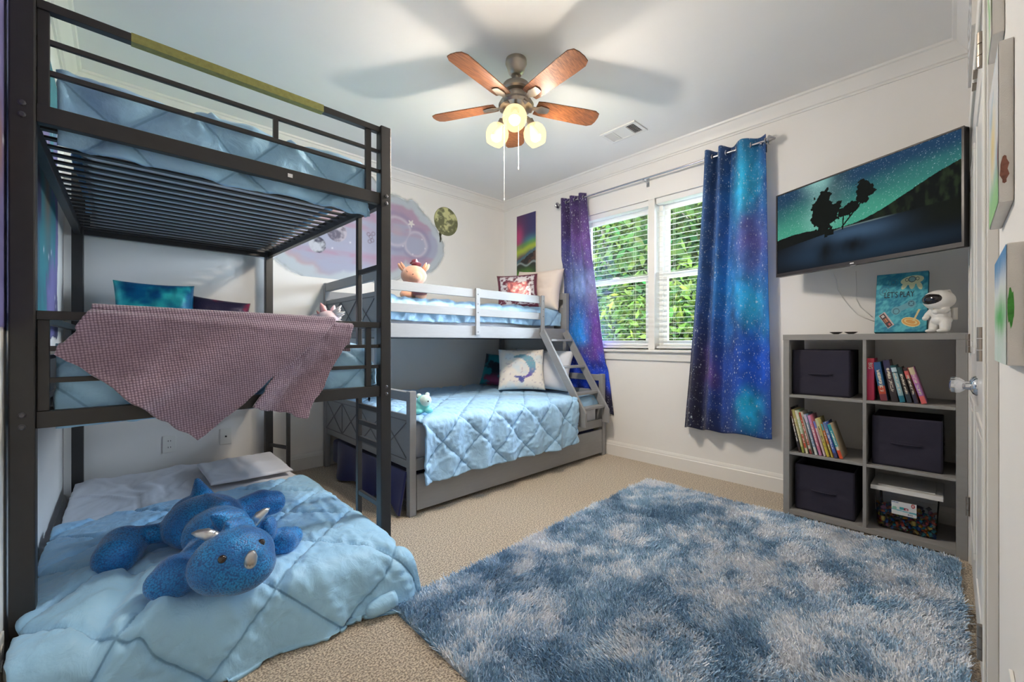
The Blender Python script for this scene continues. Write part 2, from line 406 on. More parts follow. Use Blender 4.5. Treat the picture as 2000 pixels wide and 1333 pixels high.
# ---- windows
GLASS = glassmat('window_glass', .05)
WYM = 1.82
struct('trim_5', MB().bx(XR, XR+.10, WYM-.03, WYM+.03, WZ0, WZ1), TRIM, 'white mullion post between the two windows', bevel=.003)
s = MB().bx(XR-.042, XR+.10, WY0-.07, WY1+.07, WZ0-.022, WZ0)
struct('trim_6', s, TRIM, 'white window sill ledge', bevel=.005)
struct('trim_7', MB().bx(XR-.016, XR, WY0-.05, WY1+.05, WZ0-.095, WZ0-.022), TRIM, 'white apron board under window sill', bevel=.003)
def window(name, y0, y1):
    xf = XR+.085
    f = MB()
    for b in ((y0, y0+.035, WZ0, WZ1), (y1-.035, y1, WZ0, WZ1), (y0+.035, y1-.035, WZ0, WZ0+.04), (y0+.035, y1-.035, WZ1-.04, WZ1)): f.bx(xf, xf+.07, *b)
    fr = struct(name, f, VINYL, bevel=.003)
    zm = 1.655
    for nm, x, z0, z1 in (('lower_sash', xf+.006, WZ0+.04, zm+.022), ('upper_sash', xf+.036, zm-.022, WZ1-.04)):
        m = MB(); a, b = y0+.035, y1-.035
        m.bx(x, x+.028, a, a+.038, z0, z1).bx(x, x+.028, b-.038, b, z0, z1).bx(x, x+.028, a+.038, b-.038, z0, z0+.042).bx(x, x+.028, a+.038, b-.038, z1-.042, z1)
        sa = struct(nm, m, VINYL, bevel=.002, par=fr)
        struct('pane', MB().bx(x+.012, x+.016, a+.036, b-.036, z0+.04, z1-.04), GLASS, par=sa)
    struct('latch', MB().bx(xf-.012, xf+.02, (y0+y1)/2-.03, (y0+y1)/2+.03, zm+.022, zm+.034), VINYL, par=fr, bevel=.003)
window('window_1', WYM+.03, WY1); window('window_2', WY0, WYM-.03)
# ---- blinds
SLAT = mat('blind_slat_white', (240, 240, 238), .45, var=.01)
CORD = mat('blind_cord', (225, 225, 222), .8, var=.02)
def blind(label, y0, y1):
    x = XR+.045
    t = thing('window_blind', label, 'blind', (x, (y0+y1)/2, WZ0), 'open slatted blinds in the windows')
    part('headrail', MB().bx(x-.028, x+.028, y0, y1, WZ1-.05, WZ1-.002), SLAT, t, bevel=.003)
    me = None; z = WZ0+.055; i = 0
    while z < WZ1-.07:
        if me is None:
            mb = MB(); n = 5
            vs = []
            for yy in (-(y1-y0)/2+.006, (y1-y0)/2-.006):
                for j in range(n):
                    a = j/(n-1)*2-1; vs.append((a*.0135, yy, .0012*(1-a*a))); 
                for j in range(n):
                    a = j/(n-1)*2-1; vs.append((a*.0135, yy, .0012*(1-a*a)-.0012))
            fs = []
            for j in range(n-1):
                fs += [(j, j+1, 2*n+j+1, 2*n+j), (n+j+1, n+j, 3*n+j, 3*n+j+1)]
            fs += [(0, 2*n, 3*n, n), (n-1, 2*n-1, 4*n-1, 3*n-1)]
            mb.add(vs, fs); me = mesh_of('slat', mb, SLAT, 60)
        link('slat', me, t, (0, 0, z-WZ0), (0, math.radians(-4), 0)); z += .0445; i += 1
    part('bottom_rail', MB().bx(x-.025, x+.025, y0+.004, y1-.004, WZ0+.012, WZ0+.03), SLAT, t, bevel=.003)
    for q in (.2, .8):
        yy = y0+(y1-y0)*q
        part('ladder_cord', MB().tube([(x-.015, yy, WZ0+.03), (x-.015, yy, WZ1-.05)], .0009, 5).tube([(x+.015, yy, WZ0+.03), (x+.015, yy, WZ1-.05)], .0009, 5), CORD, t)
    return t
blind('white slatted blind in the window beside the bunk bed, slats open', WYM+.035, WY1-.006)
blind('white slatted blind in the window half behind the wide curtain, slats open', WY0+.006, WYM-.035)

# ---- closet doors on the near wall
DOORM = mat('white_door_paint', (236, 235, 233), .3, var=.01, coat=.2)
CHROME = mat('chrome', (225, 226, 230), .16, 1, var=.03)
NICKEL = mat('brushed_nickel', (176, 166, 154), .33, 1, var=.08, vs=20)
YD = -.062                       # face of the closed doors
DX0, DX1, DXM, DZ = 1.64, 2.955, 2.30, 2.03
def casing(x0, x1, z0, z1): return MB().bx(x0, x1, YN, YD+.004, z0, z1).bx(x0+.012, x1-.012, YD+.004, YD+.009, z0, z1)
struct('trim_8', casing(DX0-.085, DX0-.004, 0, DZ+.09), TRIM, 'white casing beside closet door', bevel=.003)
struct('trim_9', casing(DX1+.004, DX1+.07, 0, DZ+.09), TRIM, bevel=.003)
struct('trim_10', casing(DX0-.085, DX1+.07, DZ+.006, DZ+.09), TRIM, 'white casing above closet doors', bevel=.003)
def closet_door(name, x0, x1, hinge_x, label):
    d = struct(name, MB().bx(x0+.002, x1-.002, YN+.002, YD, .015, DZ), DOORM, label, bevel=.003)
    for z0, z1 in ((.22, .82), (1.02, 1.84)):
        a, b = x0+.11, x1-.11
        fr = MB()
        for q0, q1, h0, h1 in ((a, b, z0, z0+.025), (a, b, z1-.025, z1), (a, a+.025, z0+.025, z1-.025), (b-.025, b, z0+.025, z1-.025)): fr.bx(q0, q1, YD, YD+.006, h0, h1)
        fr.bx(a+.05, b-.05, YD, YD+.004, z0+.05, z1-.05)
        struct('door_panel', fr, DOORM, par=d, bevel=.003)
    for z in (.28, 1.06, 1.83):
        hb = MB()
        hb.bx(hinge_x-.022, hinge_x+.022, YD, YD+.0045, z-.045, z+.045)
        for k in range(3): hb.lathe([(.0085, z-.045+k*.0305), (.0085, z-.045+k*.0305+.0285)], 12, c=(hinge_x, YD+.010, 0))
        struct('hinge', hb, NICKEL, par=d)
    return d
d1 = closet_door('door_1', DXM, DX1, DX1, 'white panelled closet door beside the cube shelf')
d2 = closet_door('door_2', DX0, DXM, DX0, 'white panelled closet door nearer the wall canvases')
def knob(par, x):
    Mx = Matrix.Rotation(-PI/2, 3, 'X')
    k = MB().lathe([(.032, 0), (.032, .004), (.026, .012), (.013, .018), (.012, .03), (.018, .036), (.024, .044), (.026, .056), (.025, .066), (.018, .071), (0, .072)], 28, Mx, (x, YD, .905))
    struct('knob', k, CHROME, par=par, smooth=40)
knob(d1, DXM+.06); knob(d2, DXM-.06)
struct('ball_catch', MB().bx(2.22, 2.285, YN+.001, YD+.011, DZ+.001, DZ+.008).bx(2.33, 2.39, YN+.001, YD+.011, DZ+.001, DZ+.008), NICKEL, par=d1)

# ---- ceiling vent
VENT = mat('vent_white', (232, 231, 228), .5, var=.01); VDARK = mat('vent_shade_dark', (70, 68, 66), .9, var=.1)
vt = thing('ceiling_vent', 'white rectangular air vent in the ceiling near the window', 'vent', (2.925, 1.80, HC-.012))
vx0, vx1, vy0, vy1 = 2.825, 3.025, 1.645, 1.955
m = MB()
for b in ((vx0, vx0+.025, vy0, vy1), (vx1-.025, vx1, vy0, vy1), (vx0+.025, vx1-.025, vy0, vy0+.025), (vx0+.025, vx1-.025, vy1-.025, vy1), (vx0+.025, vx1-.025, vy0+.093, vy0+.101), (vx0+.025, vx1-.025, vy1-.101, vy1-.093)):
    m.bx(*b, HC-.012, HC-.001)
part('frame', m, VENT, vt, bevel=.002)
part('duct_shade', MB().bx(vx0+.02, vx1-.02, vy0+.02, vy1-.02, HC-.0025, HC-.0008), VDARK, vt)  # flat dark sheet with the shade behind the louvers put into its colour
def vslat(y, tilt, par):
    o = link('louver', mesh_of('louver', MB().bx(-.0735, .0735, -.0055, .0055, -.0006, .0006), VENT), par, (2.925-2.925, y-1.80, .005), (tilt, 0, 0)); return o
for k in range(6): vslat(vy0+.031+k*.0112, .9, vt)
for k in range(10): vslat(vy0+.107+k*.0106, -.15, vt)
for k in range(6): vslat(vy1-.031-k*.0112, -.7, vt)

# ---- outlets
PLATE = mat('outlet_plate_white', (236, 235, 230), .35, var=.01); HOLE = mat('socket_dark', (40, 38, 36), .6)
def outlet(name, label, c, side, kind='duplex', par=None):
    t = thing(name, label, 'outlet', c)
    f = {'back': lambda a, h, d: (c[0]+a, c[1]-d, c[2]+h), 'left': lambda a, h, d: (c[0]+d, c[1]+a, c[2]+h), 'front': lambda a, h, d: (c[0]+a, c[1]+d, c[2]+h)}[side]
    def slab(a0, a1, h0, h1, d0, d1): return MB().prism([(a0, h0), (a1, h0), (a1, h1), (a0, h1)], d0, d1, f)
    part('plate', slab(-.036, .036, -.058, .058, 0, .006), PLATE, t, bevel=.002)
    if kind == 'duplex':
        for hz in (.022, -.022):
            fa = MB().prism([(.017*math.cos(q*PI/8), hz+.014*math.sin(q*PI/8)) for q in range(16)], .006, .008, f)
            fp = part('socket', fa, PLATE, t)
            part('slot', slab(-.008, -.005, hz-.004, hz+.006, .008, .0084), HOLE, fp); part('slot', slab(.005, .008, hz-.004, hz+.006, .008, .0084), HOLE, fp)
    else:
        part('jack', MB().prism([(.006*math.cos(q*PI/6), .006*math.sin(q*PI/6)) for q in range(12)], .006, .012, f), HOLE, t)
    return t
outlet('wall_outlet', 'white duplex outlet plate low on the wall behind the black bunk', (.265, YF-.0005, .358), 'back')
outlet('cable_jack', 'white wall plate with one dark round jack, right of the duplex outlet', (.592, YF-.0005, .362), 'back', 'jack')
outlet('wall_outlet', 'white outlet plate low on the wall under the canvases', (1.17, YN+.0005, .40), 'front')
ol = outlet('wall_outlet', 'white outlet with a plugged in white charger beside the near black post', (XL+.0005, 1.79, .20), 'left')
part('charger', MB().bx(XL+.009, XL+.045, 1.775, 1.815, .135, .185), PLATE, ol, bevel=.006)

# ---------------- outside ----------------
GRASS = mat('lawn', (70, 98, 42), .9, c2=(120, 140, 70), vs=3, bump=.4, bs=30)
struct('ground', MB().bx(4, 60, -40, 50, -3.2, -3.0), GRASS)
BARK = mat('bark', (74, 62, 50), .9, var=.3, vs=12, bump=.8, bs=30, dist=.02)
LEAF = vcmat('leaf', .9); LEAF.node_tree.nodes['Principled BSDF'].inputs['Specular IOR Level'].default_value = 0; 
def tree(label, x, y, h, rad, n, seed, tone, low=-1.0, size=.075, lean=0):
    n = int(n*1.9)
    rs = np.random.RandomState(seed); t = thing('tree', label, 'tree', (x, y, -3.0), 'trees outside the window')
    tr = MB(); top = h
    tr.tube([(x, y, -3), (x+lean*.3, y+.1, (top-3)*.3), (x+lean*.6, y-.1, top*.6), (x+lean, y, top*.95)], [.16, .13, .08, .03], 8)
    cl = []
    for k in range(max(12, n//520)):
        a = rs.rand()*2*PI; zz = low+(top-low)*rs.rand()**.8; rr = rad*(.35+.65*rs.rand())*math.sqrt(max(.08, 1-((zz-(low+top)/2)/((top-low)/2+.6))**2))
        c = np.array([x+lean*zz/top+rr*math.cos(a), y+rr*math.sin(a), zz]); cl.append(c)
        b0 = np.array([x+lean*max(0, zz-.8)/top, y, zz-.7])
        mid = (b0+c)/2+np.array([0, 0, .12]); tr.tube([tuple(b0), tuple(mid), tuple(c)], [.035, .022, .008], 5)
    part('trunk', tr, BARK, t, smooth=True)
    cl = np.array(cl); pick = rs.randint(0, len(cl), n)
    P = cl[pick] + rs.normal(0, 1, (n, 3))*np.array([.42, .42, .30])*rad/1.6
    d1 = rs.normal(0, 1, (n, 3)); d1 /= np.linalg.norm(d1, axis=1, keepdims=True); d2 = np.cross(d1, rs.normal(0, 1, (n, 3))); d2 /= np.linalg.norm(d2, axis=1, keepdims=True)
    s = size*(.6+.8*rs.rand(n, 1)); nrm = np.cross(d1, d2)
    V = np.stack([P-d1*s, P+d2*s*.42+nrm*s*.1, P+d1*s, P-d2*s*.42+nrm*s*.1], 1).reshape(-1, 3)
    F = np.arange(4*n).reshape(n, 4)
    c = nlin(tone)[None, :]*.085*(.45+.9*rs.rand(n, 1)); c = c*(1+.25*rs.normal(0, 1, (n, 1))*np.array([[1, .2, -.3]])); c = np.clip(c, .004, .9)
    me = npmesh('foliage', V, F, LEAF, np.repeat(c, 4, 0), smooth=False, off=(x, y, -3.0))
    o = link('foliage', me, t); o['kind'] = 'stuff'
tree('tall loose tree close to the far window, pale sky showing through', 8.6, 5.9, 5.6, 1.9, 9000, 3, (128, 158, 72), -.4)
tree('dark green tree behind the middle of the two windows', 10.2, 4.6, 4.6, 2.0, 15000, 5, (88, 124, 52), -1.2)
tree('airy high tree with spreading branches outside the near window', 8.2, 3.35, 5.2, 1.5, 5200, 8, (104, 134, 66), .9, .10, .3)
tree('leafy bush sized tree low under the near window view', 7.4, 3.1, 1.75, 1.5, 13000, 11, (122, 152, 62), -1.6)
tree('bright green low tree under the far window view', 7.8, 5.4, 1.9, 1.5, 13000, 14, (142, 170, 76), -1.5)
tree('dark tall tree farthest back in the far window', 13.5, 8.4, 5.4, 2.6, 9000, 17, (92, 122, 60), -.8, .15)
tree('dark tree farthest back in the near window', 13.0, 5.6, 3.4, 2.4, 9000, 19, (84, 116, 54), -.8, .15)
tree('rounded tree at the window edge behind the wide curtain', 9.5, 2.2, 3.2, 1.7, 6500, 23, (106, 138, 62), -1.0)
# ---------------- black metal triple bunk ----------------
BLACK = mat('black_metal', (43, 42, 42), .42, .0, var=.08, vs=30, bump=.05, bs=400, spec=.6)
TAPE = mat('olive_tape', (158, 158, 92), .6, var=.12, vs=60, bump=.3, bs=300)
STEEL = mat('bolt_steel', (95, 95, 98), .35, .9)
STICK = mat('white_sticker', (235, 235, 235), .5)
PFL, PFR, PBL, PBR = Vector((-.200, 1.885, 0)), Vector((.934, 1.885, 0)), Vector((-.172, 3.66, 0)), Vector((.858, 3.66, 0))
PH = 2.095
tb = thing('triple_bunk_bed', 'black metal triple bunk bed against the left wall', 'bunk bed', (.36, 2.77, 0))
for p in (PFL, PFR, PBL, PBR):
    po = part('post', MB().bx(p.x-.026, p.x+.026, p.y-.026, p.y+.026, 0, PH), BLACK, tb, bevel=.004)
    if p.y < 2:
        for zz in (1.745, .835):
            for dx, dz in ((0, .0), (0, .034)):
                part('bolt', MB().lathe([(.0085, 0), (.0085, .003), (.005, .005), (0, .005)], 10, Matrix.Rotation(PI/2, 3, 'X'), (p.x+.004*dx, p.y-.026, zz-.017+dz)), STEEL, po)
def lp(a, b, t): return a+(b-a)*t
def at_h(p, z): return Vector((p.x, p.y, z))
def rail(name, a, b, z0, z1, th, par=tb):
    d = (b-a).normalized()*.026
    return part(name, MB().beam(at_h(a+d, (z0+z1)/2), at_h(b-d, (z0+z1)/2), th, z1-z0), BLACK, par, bevel=.002)
for lo, hi, top in ((1.722, 1.776, 2.09), (.808, .858, 1.16)):
    for a, b, nm in ((PFL, PFR, 'end_rail'), (PBL, PBR, 'end_rail'), (PFL, PBL, 'side_rail'), (PFR, PBR, 'side_rail')):
        rail(nm, a, b, lo, hi, .03)
    for a, b in ((PFL, PFR), (PBL, PBR)):
        rail('guard_rail', a, b, top-.027, top, .03)
        dv = (b-a).normalized()
        if top > 2: zs = (1.975, 1.882)
        else: zs = (1.046, .95)
        for z in zs: rail('guard_bar', a, b, z-.008, z+.008, .014)
        for q in (.04, 1.055):
            p = a + dv*q; part('guard_upright', MB().bx(p.x-.013, p.x+.013, p.y-.009, p.y+.009, hi, top-.027), BLACK, tb, bevel=.002)
        if top > 2:
            p = lp(a, b, .588); part('guard_upright', MB().bx(p.x-.009, p.x+.009, p.y-.007, p.y+.007, 1.89, 1.968), BLACK, tb)
# lower level long guards
rail('guard_rail', PFL, PBL, 1.133, 1.16, .026); rail('guard_bar', PFL, PBL, 1.0, 1.016, .014)
rail('guard_rail', lp(PFR, PBR, .25), PBR, 1.133, 1.16, .026)
for q in (.27, .6):
    p = lp(PFR, PBR, q); part('guard_upright', MB().bx(p.x-.009, p.x+.009, p.y-.009, p.y+.009, .858, 1.133), BLACK, tb)
# slats of the top bed
p = None
for k in range(21):
    t = .025+k*.0475
    a, b = lp(PFL, PBL, t), lp(PFR, PBR, t)
    part('slat', MB().beam(at_h(a+Vector((.02, 0, 0)), 1.754), at_h(b-Vector((.02, 0, 0)), 1.754), .026, .008), BLACK, tb)
for k in range(10):
    t = .05+k*.1
    a, b = lp(PFL, PBL, t), lp(PFR, PBR, t)
    part('slat', MB().beam(at_h(a+Vector((.02, 0, 0)), .835), at_h(b-Vector((.02, 0, 0)), .835), .034, .016), BLACK, tb)
# ladders on the room side
def ladder(y, ydir, rungs, z1, zf):
    x = .935
    part('ladder_stile', MB().bx(x-.012, x+.012, y-.014, y+.014, 0, z1), BLACK, tb, bevel=.003)
    for z in rungs:
        xp = PFR.x if ydir < 0 else PBR.x
        part('ladder_rung', MB().beam((x, y, z), (xp, zf, z), .018, .024), BLACK, tb, bevel=.002)
ladder(2.17, -1, (1.434, 1.147, .731, .646, .56, .273), 1.73, PFR.y+.02)
ladder(3.43, 1, (.731, .56, .273), .83, PBR.y-.02)
tp = MB(); ta, tb2 = PFL + Vector((.235, 0, 0)), PFL + Vector((.85, 0, 0))
part('tape', MB().beam(at_h(ta, 2.0765), at_h(tb2, 2.0765), .0325, .0295), TAPE, tb, label='olive green tape wrapped along top rail')
part('sticker', MB().bx(.508, .526, PFL.y-.0165, PFL.y-.0148, 1.742, 1.757), STICK, tb, label='small white sticker')

# ---------------- bedding ----------------
BLUE = mat('light_blue_satin', (166, 216, 252), .5, var=.05, vs=4, bump=.45, bs=15, dist=.022, bdet=4, sheen=.25, spec=.4)
BLUE2 = mat('sky_blue_satin', (166, 208, 242), .5, var=.05, vs=4, bump=.4, bs=18, dist=.018, bdet=4, sheen=.2, spec=.4)
SHEET = mat('white_sheet', (222, 224, 232), .8, var=.02, vs=4, bump=.15, bs=500, sheen=.2)
def mattress(label, x0, x1, y0, y1, z0, z1):
    b = Vector(((x0+x1)/2, (y0+y1)/2, z0))
    o = single('mattress', MB().bx(x0, x1, y0, y1, z0, z1), SHEET, label, 'mattress', base=b)
    return bev(o, .03, 4)
mattress('thin white mattress on the top slats of the black bunk', -.10, .80, 1.985, 3.60, 1.759, 1.865)
mattress('white mattress on the middle level of the black bunk', -.10, .80, 1.985, 3.60, .840, 1.0)
mattress('white mattress lying on the carpet under the black bunk', -.165, .80, 1.66, 3.62, .0, .215)
comforter('comforter', 'light blue quilted comforter on the top bed of the black bunk', 'comforter', stitch_shaded(BLUE, .36, 'blue_quilt_wide'), -.12, .82, 1.985, 3.58, 1.915, (.02, .12, .27, .10), r=.05, cell=.36, seed=4, wr=.018, zmin=1.66, out=.0, fold=.008, amp=.028)
comforter('comforter', 'light blue quilted comforter on the middle bed behind the purple throw', 'comforter', stitch_shaded(BLUE, .34, 'blue_quilt'), -.12, .82, 1.985, 3.58, 1.035, (.02, .20, .27, .02), r=.06, cell=.34, seed=11, wr=.018, zmin=.775, out=.0, fold=.008, amp=.028)
def lowwarp(P, s, t):
    # head end falls flat, near corner slides down to the carpet
    k = sst(1.9, 1.45, t)*sst(.45, .95, s); P[..., 2] -= .05*k
    P[..., 1] -= .05*sst(.3, .9, s)*sst(1.75, 1.5, t); P[..., 0] += .04*k
    P[..., 2] += .05*np.exp(-(((s+.02)/.16)**2+((t-1.95)/.30)**2))
    f = np.exp(-((s-.06-.25*(t-1.55)+.03*np.sin(t*14))/.035)**2)*sst(2.1, 1.7, t); P[..., 2] += .035*f
    f = np.exp(-((s+.02-.10*(t-1.55)+.03*np.sin(t*9))/.03)**2)*sst(2.3, 1.8, t); P[..., 2] -= .03*f
    return P
comforter('comforter', 'light blue quilted comforter spread over the floor mattress, hanging to the carpet', 'comforter', stitch_shaded(BLUE, .40, 'blue_quilt_large'), -.165, .80, 1.66, 2.74, .235, (.03, .22, .28, .0), r=.06, cell=.40, seed=21, wr=.007, warp=lowwarp, out=.10, step=.0075, ripple=.009, amp=.022, seam=.009)
comforter('top_sheet', 'crumpled white sheet across the head of the floor mattress', 'sheet', SHEET, -.165, .80, 2.70, 3.60, .225, (.02, .14, .0, .06), r=.06, cell=9, amp=0, seed=33, wr=.016, out=.03)
fb = comforter('folded_sheet', 'folded white sheet lying at the head of the floor mattress', 'sheet', SHEET, .40, .80, 2.90, 3.40, .268, (.02, .02, .02, .02), r=.02, cell=9, amp=0, seed=35, wr=.008, zmin=.243, out=0)
_a, _b = atZ(716, 1198, .035), atZ(770, 1166, .05)
roll = MB().tube([_a.lerp(_b, q) for q in (0, .12, .3, .6, .85, 1, .96, .9)], [.012, .024, .030, .034, .036, .034, .024, .012], 18)
cm = mesh_of('comforter_roll', roll, BLUE, True, (.75, 1.55, .01))
part_roll = link('comforter_corner', cm, None, (.75, 1.55, .01))
for o in col.objects:
    if o.get('label', '').startswith('light blue quilted comforter spread'): part_roll.parent = o; part_roll.location = Vector((.75, 1.55, .01))-o.location

# purple throw over the middle end rail
THROW, _nt, _p = newmat('purple_waffle_throw')
_L = _nt.links.new
_tc = _nt.nodes.new('ShaderNodeTexCoord'); _uv = _nt.nodes.new('ShaderNodeMapping'); _uv.inputs['Scale'].default_value = (1, 0, 1); _uv.inputs['Rotation'].default_value = (0, .12, 0); _L(_tc.outputs['Object'], _uv.inputs[0]); _vo = _nt.nodes.new('ShaderNodeTexVoronoi'); _vo.inputs['Scale'].default_value = 125; _vo.inputs['Randomness'].default_value = .12
_L(_uv.outputs[0], _vo.inputs['Vector'])
_no = _nt.nodes.new('ShaderNodeTexNoise'); _no.inputs['Scale'].default_value = 7; _L(_uv.outputs[0], _no.inputs['Vector'])
_rp = _nt.nodes.new('ShaderNodeValToRGB'); _rp.color_ramp.elements[0].color = (*lin(182, 158, 174), 1); _rp.color_ramp.elements[1].color = (*lin(112, 90, 108), 1); _rp.color_ramp.elements[0].position = .15; _rp.color_ramp.elements[1].position = .62
_L(_vo.outputs['Distance'], _rp.inputs[0])
_mx = _nt.nodes.new('ShaderNodeMix'); _mx.data_type = 'RGBA'; _mx.blend_type = 'MULTIPLY'; _mx.inputs[0].default_value = .5
_L(_rp.outputs[0], _mx.inputs[6]); _L(_no.outputs['Fac'], _mx.inputs[7]); _L(_mx.outputs[2], _p.inputs['Base Color'])
_rp2 = _nt.nodes.new('ShaderNodeMapRange'); _L(_no.outputs['Fac'], _rp2.inputs['Value']); _rp2.inputs['From Min'].default_value = .3; _rp2.inputs['From Max'].default_value = .7; _rp2.inputs['To Min'].default_value = .75; _rp2.inputs['To Max'].default_value = 1.2; _L(_rp2.outputs[0], _mx.inputs[7])
_bp = _nt.nodes.new('ShaderNodeBump'); _bp.invert = True; _bp.inputs['Strength'].default_value = .9; _bp.inputs['Distance'].default_value = .004; _L(_vo.outputs['Distance'], _bp.inputs['Height']); _L(_bp.outputs[0], _p.inputs['Normal'])
_p.inputs['Roughness'].default_value = .9; _p.inputs['Sheen Weight'].default_value = .6
def throw_lobe(name, q, yoff, seed, fold, depth, parent=None, base=None, foldlen=.12):
    P1, P2, P3, P4 = [np.array(atY(*px, 1.855)) for px in q]     # top left, top right, low right, low left
    n = 150; k = 110
    u, v = np.meshgrid(np.linspace(0, 1, n), np.linspace(-foldlen, 1, k), indexing='ij')
    vv = np.clip(v, 0, 1)[..., None]; uu = u[..., None]
    P = (P1*(1-uu)+P2*uu)*(1-vv) + (P4*(1-uu)+P3*uu)*vv
    edge = np.minimum(np.minimum(u, 1-u), 1-np.clip(v, 0, 1))
    P[..., 0] += .012*(fbm(u*6, v*6, seed, 3)-.5)*2; P[..., 2] += .01*(fbm(u*6+3, v*6, seed+1, 3)-.5)*2*vv[..., 0]
    f = fold(u, vv[..., 0])
    top = sst(0, .12, vv[..., 0])
    P[..., 1] = 1.858 + yoff - top*(depth + .012 + f) - .006*(fbm(u*10, v*10, seed+2, 3))
    # over the rail: up across and down behind it
    over = np.clip(-v, 0, 1)/foldlen
    ang = np.clip(over*2.2, 0, 1)*PI
    r = .028
    P[..., 1] += np.where(v < 0, r*(1-np.cos(ang)), 0)
    P[..., 2] += np.where(v < 0, r*np.sin(ang)*.55 - np.clip(over-.4545, 0, 1)*.2, 0)
    me_base = base
    F = gridF(n, k)
    L = np.stack([u*.95, v*.62], -1)
    me = npmesh(name, P, F, THROW, uv=L, off=me_base)
    o = link(name, me, parent, me_base if parent is None else (0, 0, 0)); s = o.modifiers.new('thick', 'SOLIDIFY'); s.thickness = .014; s.offset = 0
    return o
tb_base = (.36, 1.85, .75)
th = throw_lobe('throw_blanket', [(182, 606), (657, 629), (385, 862), (108, 690)], -.004, 3,
    lambda u, v: .022*np.sin(7*u+3*v+1.2)*v + .018*np.exp(-((u-.32-.1*v)/.06)**2)*v + .03*np.exp(-((u-.62+.1*v)/.08)**2)*v, .012, None, tb_base)
tag(th, 'fuzzy mauve purple waffle throw blanket draped over the black middle rail', 'blanket')
throw_lobe('hanging_corner', [(585, 630), (694, 640), (592, 818), (494, 792)], .003, 9,
    lambda u, v: .02*np.sin(6*u+2*v)*v, -.002, th, tb_base, foldlen=.06)

# ---------------- grey twin over full bunk ----------------
GREY = mat('grey_painted_wood', (148, 149, 151), .45, var=.03, vs=14, bump=.05, bs=120, stretch=(1, 1, 6))
gb = thing('grey_bunk_bed', 'grey wooden twin over full bunk bed beside the window', 'bunk bed', (2.34, 3.0, 0))
GX0, GX1, GYF, GYM, GYB = 1.29, 3.362, 2.262, 2.70, 3.722
def gpost(x0, y0, z0, z1, w=.045):
    return part('post', MB().bx(x0, x0+w, y0, y0+w, z0, z1), GREY, gb, bevel=.003)
def board(name, *b, par=None, bevel=.003): return part(name, MB().bx(*b), GREY, par or gb, bevel=bevel)
for x in (GX0, GX1-.045):
    gpost(x, GYB-.045, 0, 1.572)                       # tall back posts
    gpost(x, GYF, 0, .765)                             # short front posts
    gpost(x, GYM, .70, 1.565)                          # front posts of the upper bed
def xpanel(x, y0, y1, z0, z1, nx, gap_lo, gap_hi, ztop, side):
    """end panel: top rail, open slot, cross-grooved board"""
    board('end_top_rail', x-.008, x+.012+.02, y0, y1, gap_hi, ztop)
    p = board('end_panel', x, x+.018, y0, y1, z0, gap_lo)
    xs = x - .002 if side < 0 else x+.0185
    g = MB(); w = (y1-y0)/nx
    def groove_shade(a, b): g.beam(Vector((xs, a[0], a[1])), Vector((xs, b[0], b[1])), .004, .007, (1, 0, 0))
    groove_shade((y0+.01, gap_lo-.035), (y1-.01, gap_lo-.035)); groove_shade((y0+.01, z0+.05), (y1-.01, z0+.05))
    for i in range(nx):
        a, b = y0+w*i, y0+w*(i+1)
        groove_shade((a, z0+.05), (b, gap_lo-.035)); groove_shade((a, gap_lo-.035), (b, z0+.05))
        if i: groove_shade((a, z0+.05), (a, gap_lo-.035))
    part('groove_shade', g, DARKG, p)  # raised dark strips: the shade of cut grooves put into their colour
DARKG = mat('groove_shade_grey', (118, 118, 120), .6)
for x, sd in ((GX0+.012, -1), (GX1-.035, 1)):
    xpanel(x, GYF+.045, GYB-.045, .286, .70, 4, .613, .70, .758, sd)
    xpanel(x, GYM+.045, GYB-.045, 1.10, 1.57, 3, 1.42, 1.50, 1.568, sd)
for y in (GYM+.008, GYB-.035): board('side_rail', GX0+.045, GX1-.045, y, y+.025, 1.10, 1.20)
for y in (GYF+.008, GYB-.035): board('side_rail', GX0+.045, GX1-.045, y, y+.025, .272, .345)
board('bed_base', GX0+.05, GX1-.05, GYM+.034, GYB-.036, 1.115, 1.135); board('bed_base', GX0+.05, GX1-.05, GYF+.034, GYB-.036, .29, .31)
board('guard_rail', GX0+.045, 2.15, GYM+.004, GYM+.022, 1.435, 1.503); board('guard_rail', GX0+.045, 2.15, GYM+.004, GYM+.022, 1.281, 1.345)
board('guard_rail', 2.19, 2.935, GYM+.004, GYM+.022, 1.435, 1.508); board('guard_rail', 2.19, 2.935, GYM+.004, GYM+.022, 1.281, 1.345)
for x in (2.14, 2.935):
    u = board('guard_upright', x, x+.042, GYM-.014, GYM+.004, 1.125, 1.512)
    for z in (1.15, 1.31, 1.38, 1.46): part('screw', MB().lathe([(.005, 0), (.004, .002), (0, .002)], 8, Matrix.Rotation(PI/2, 3, 'X'), (x+.021, GYM-.014, z)), STEEL, u)
board('guard_rail', GX0+.045, GX1-.045, GYB-.03, GYB-.012, 1.435, 1.503)
board('cross_bar', GX1-.045, GX1-.02, GYM+.05, GYB-.05, .93, .99) if False else None
# trundle front
board('trundle_drawer', GX0+.05, GX1-.05, GYF+.004, GYF+.024, .028, .247)
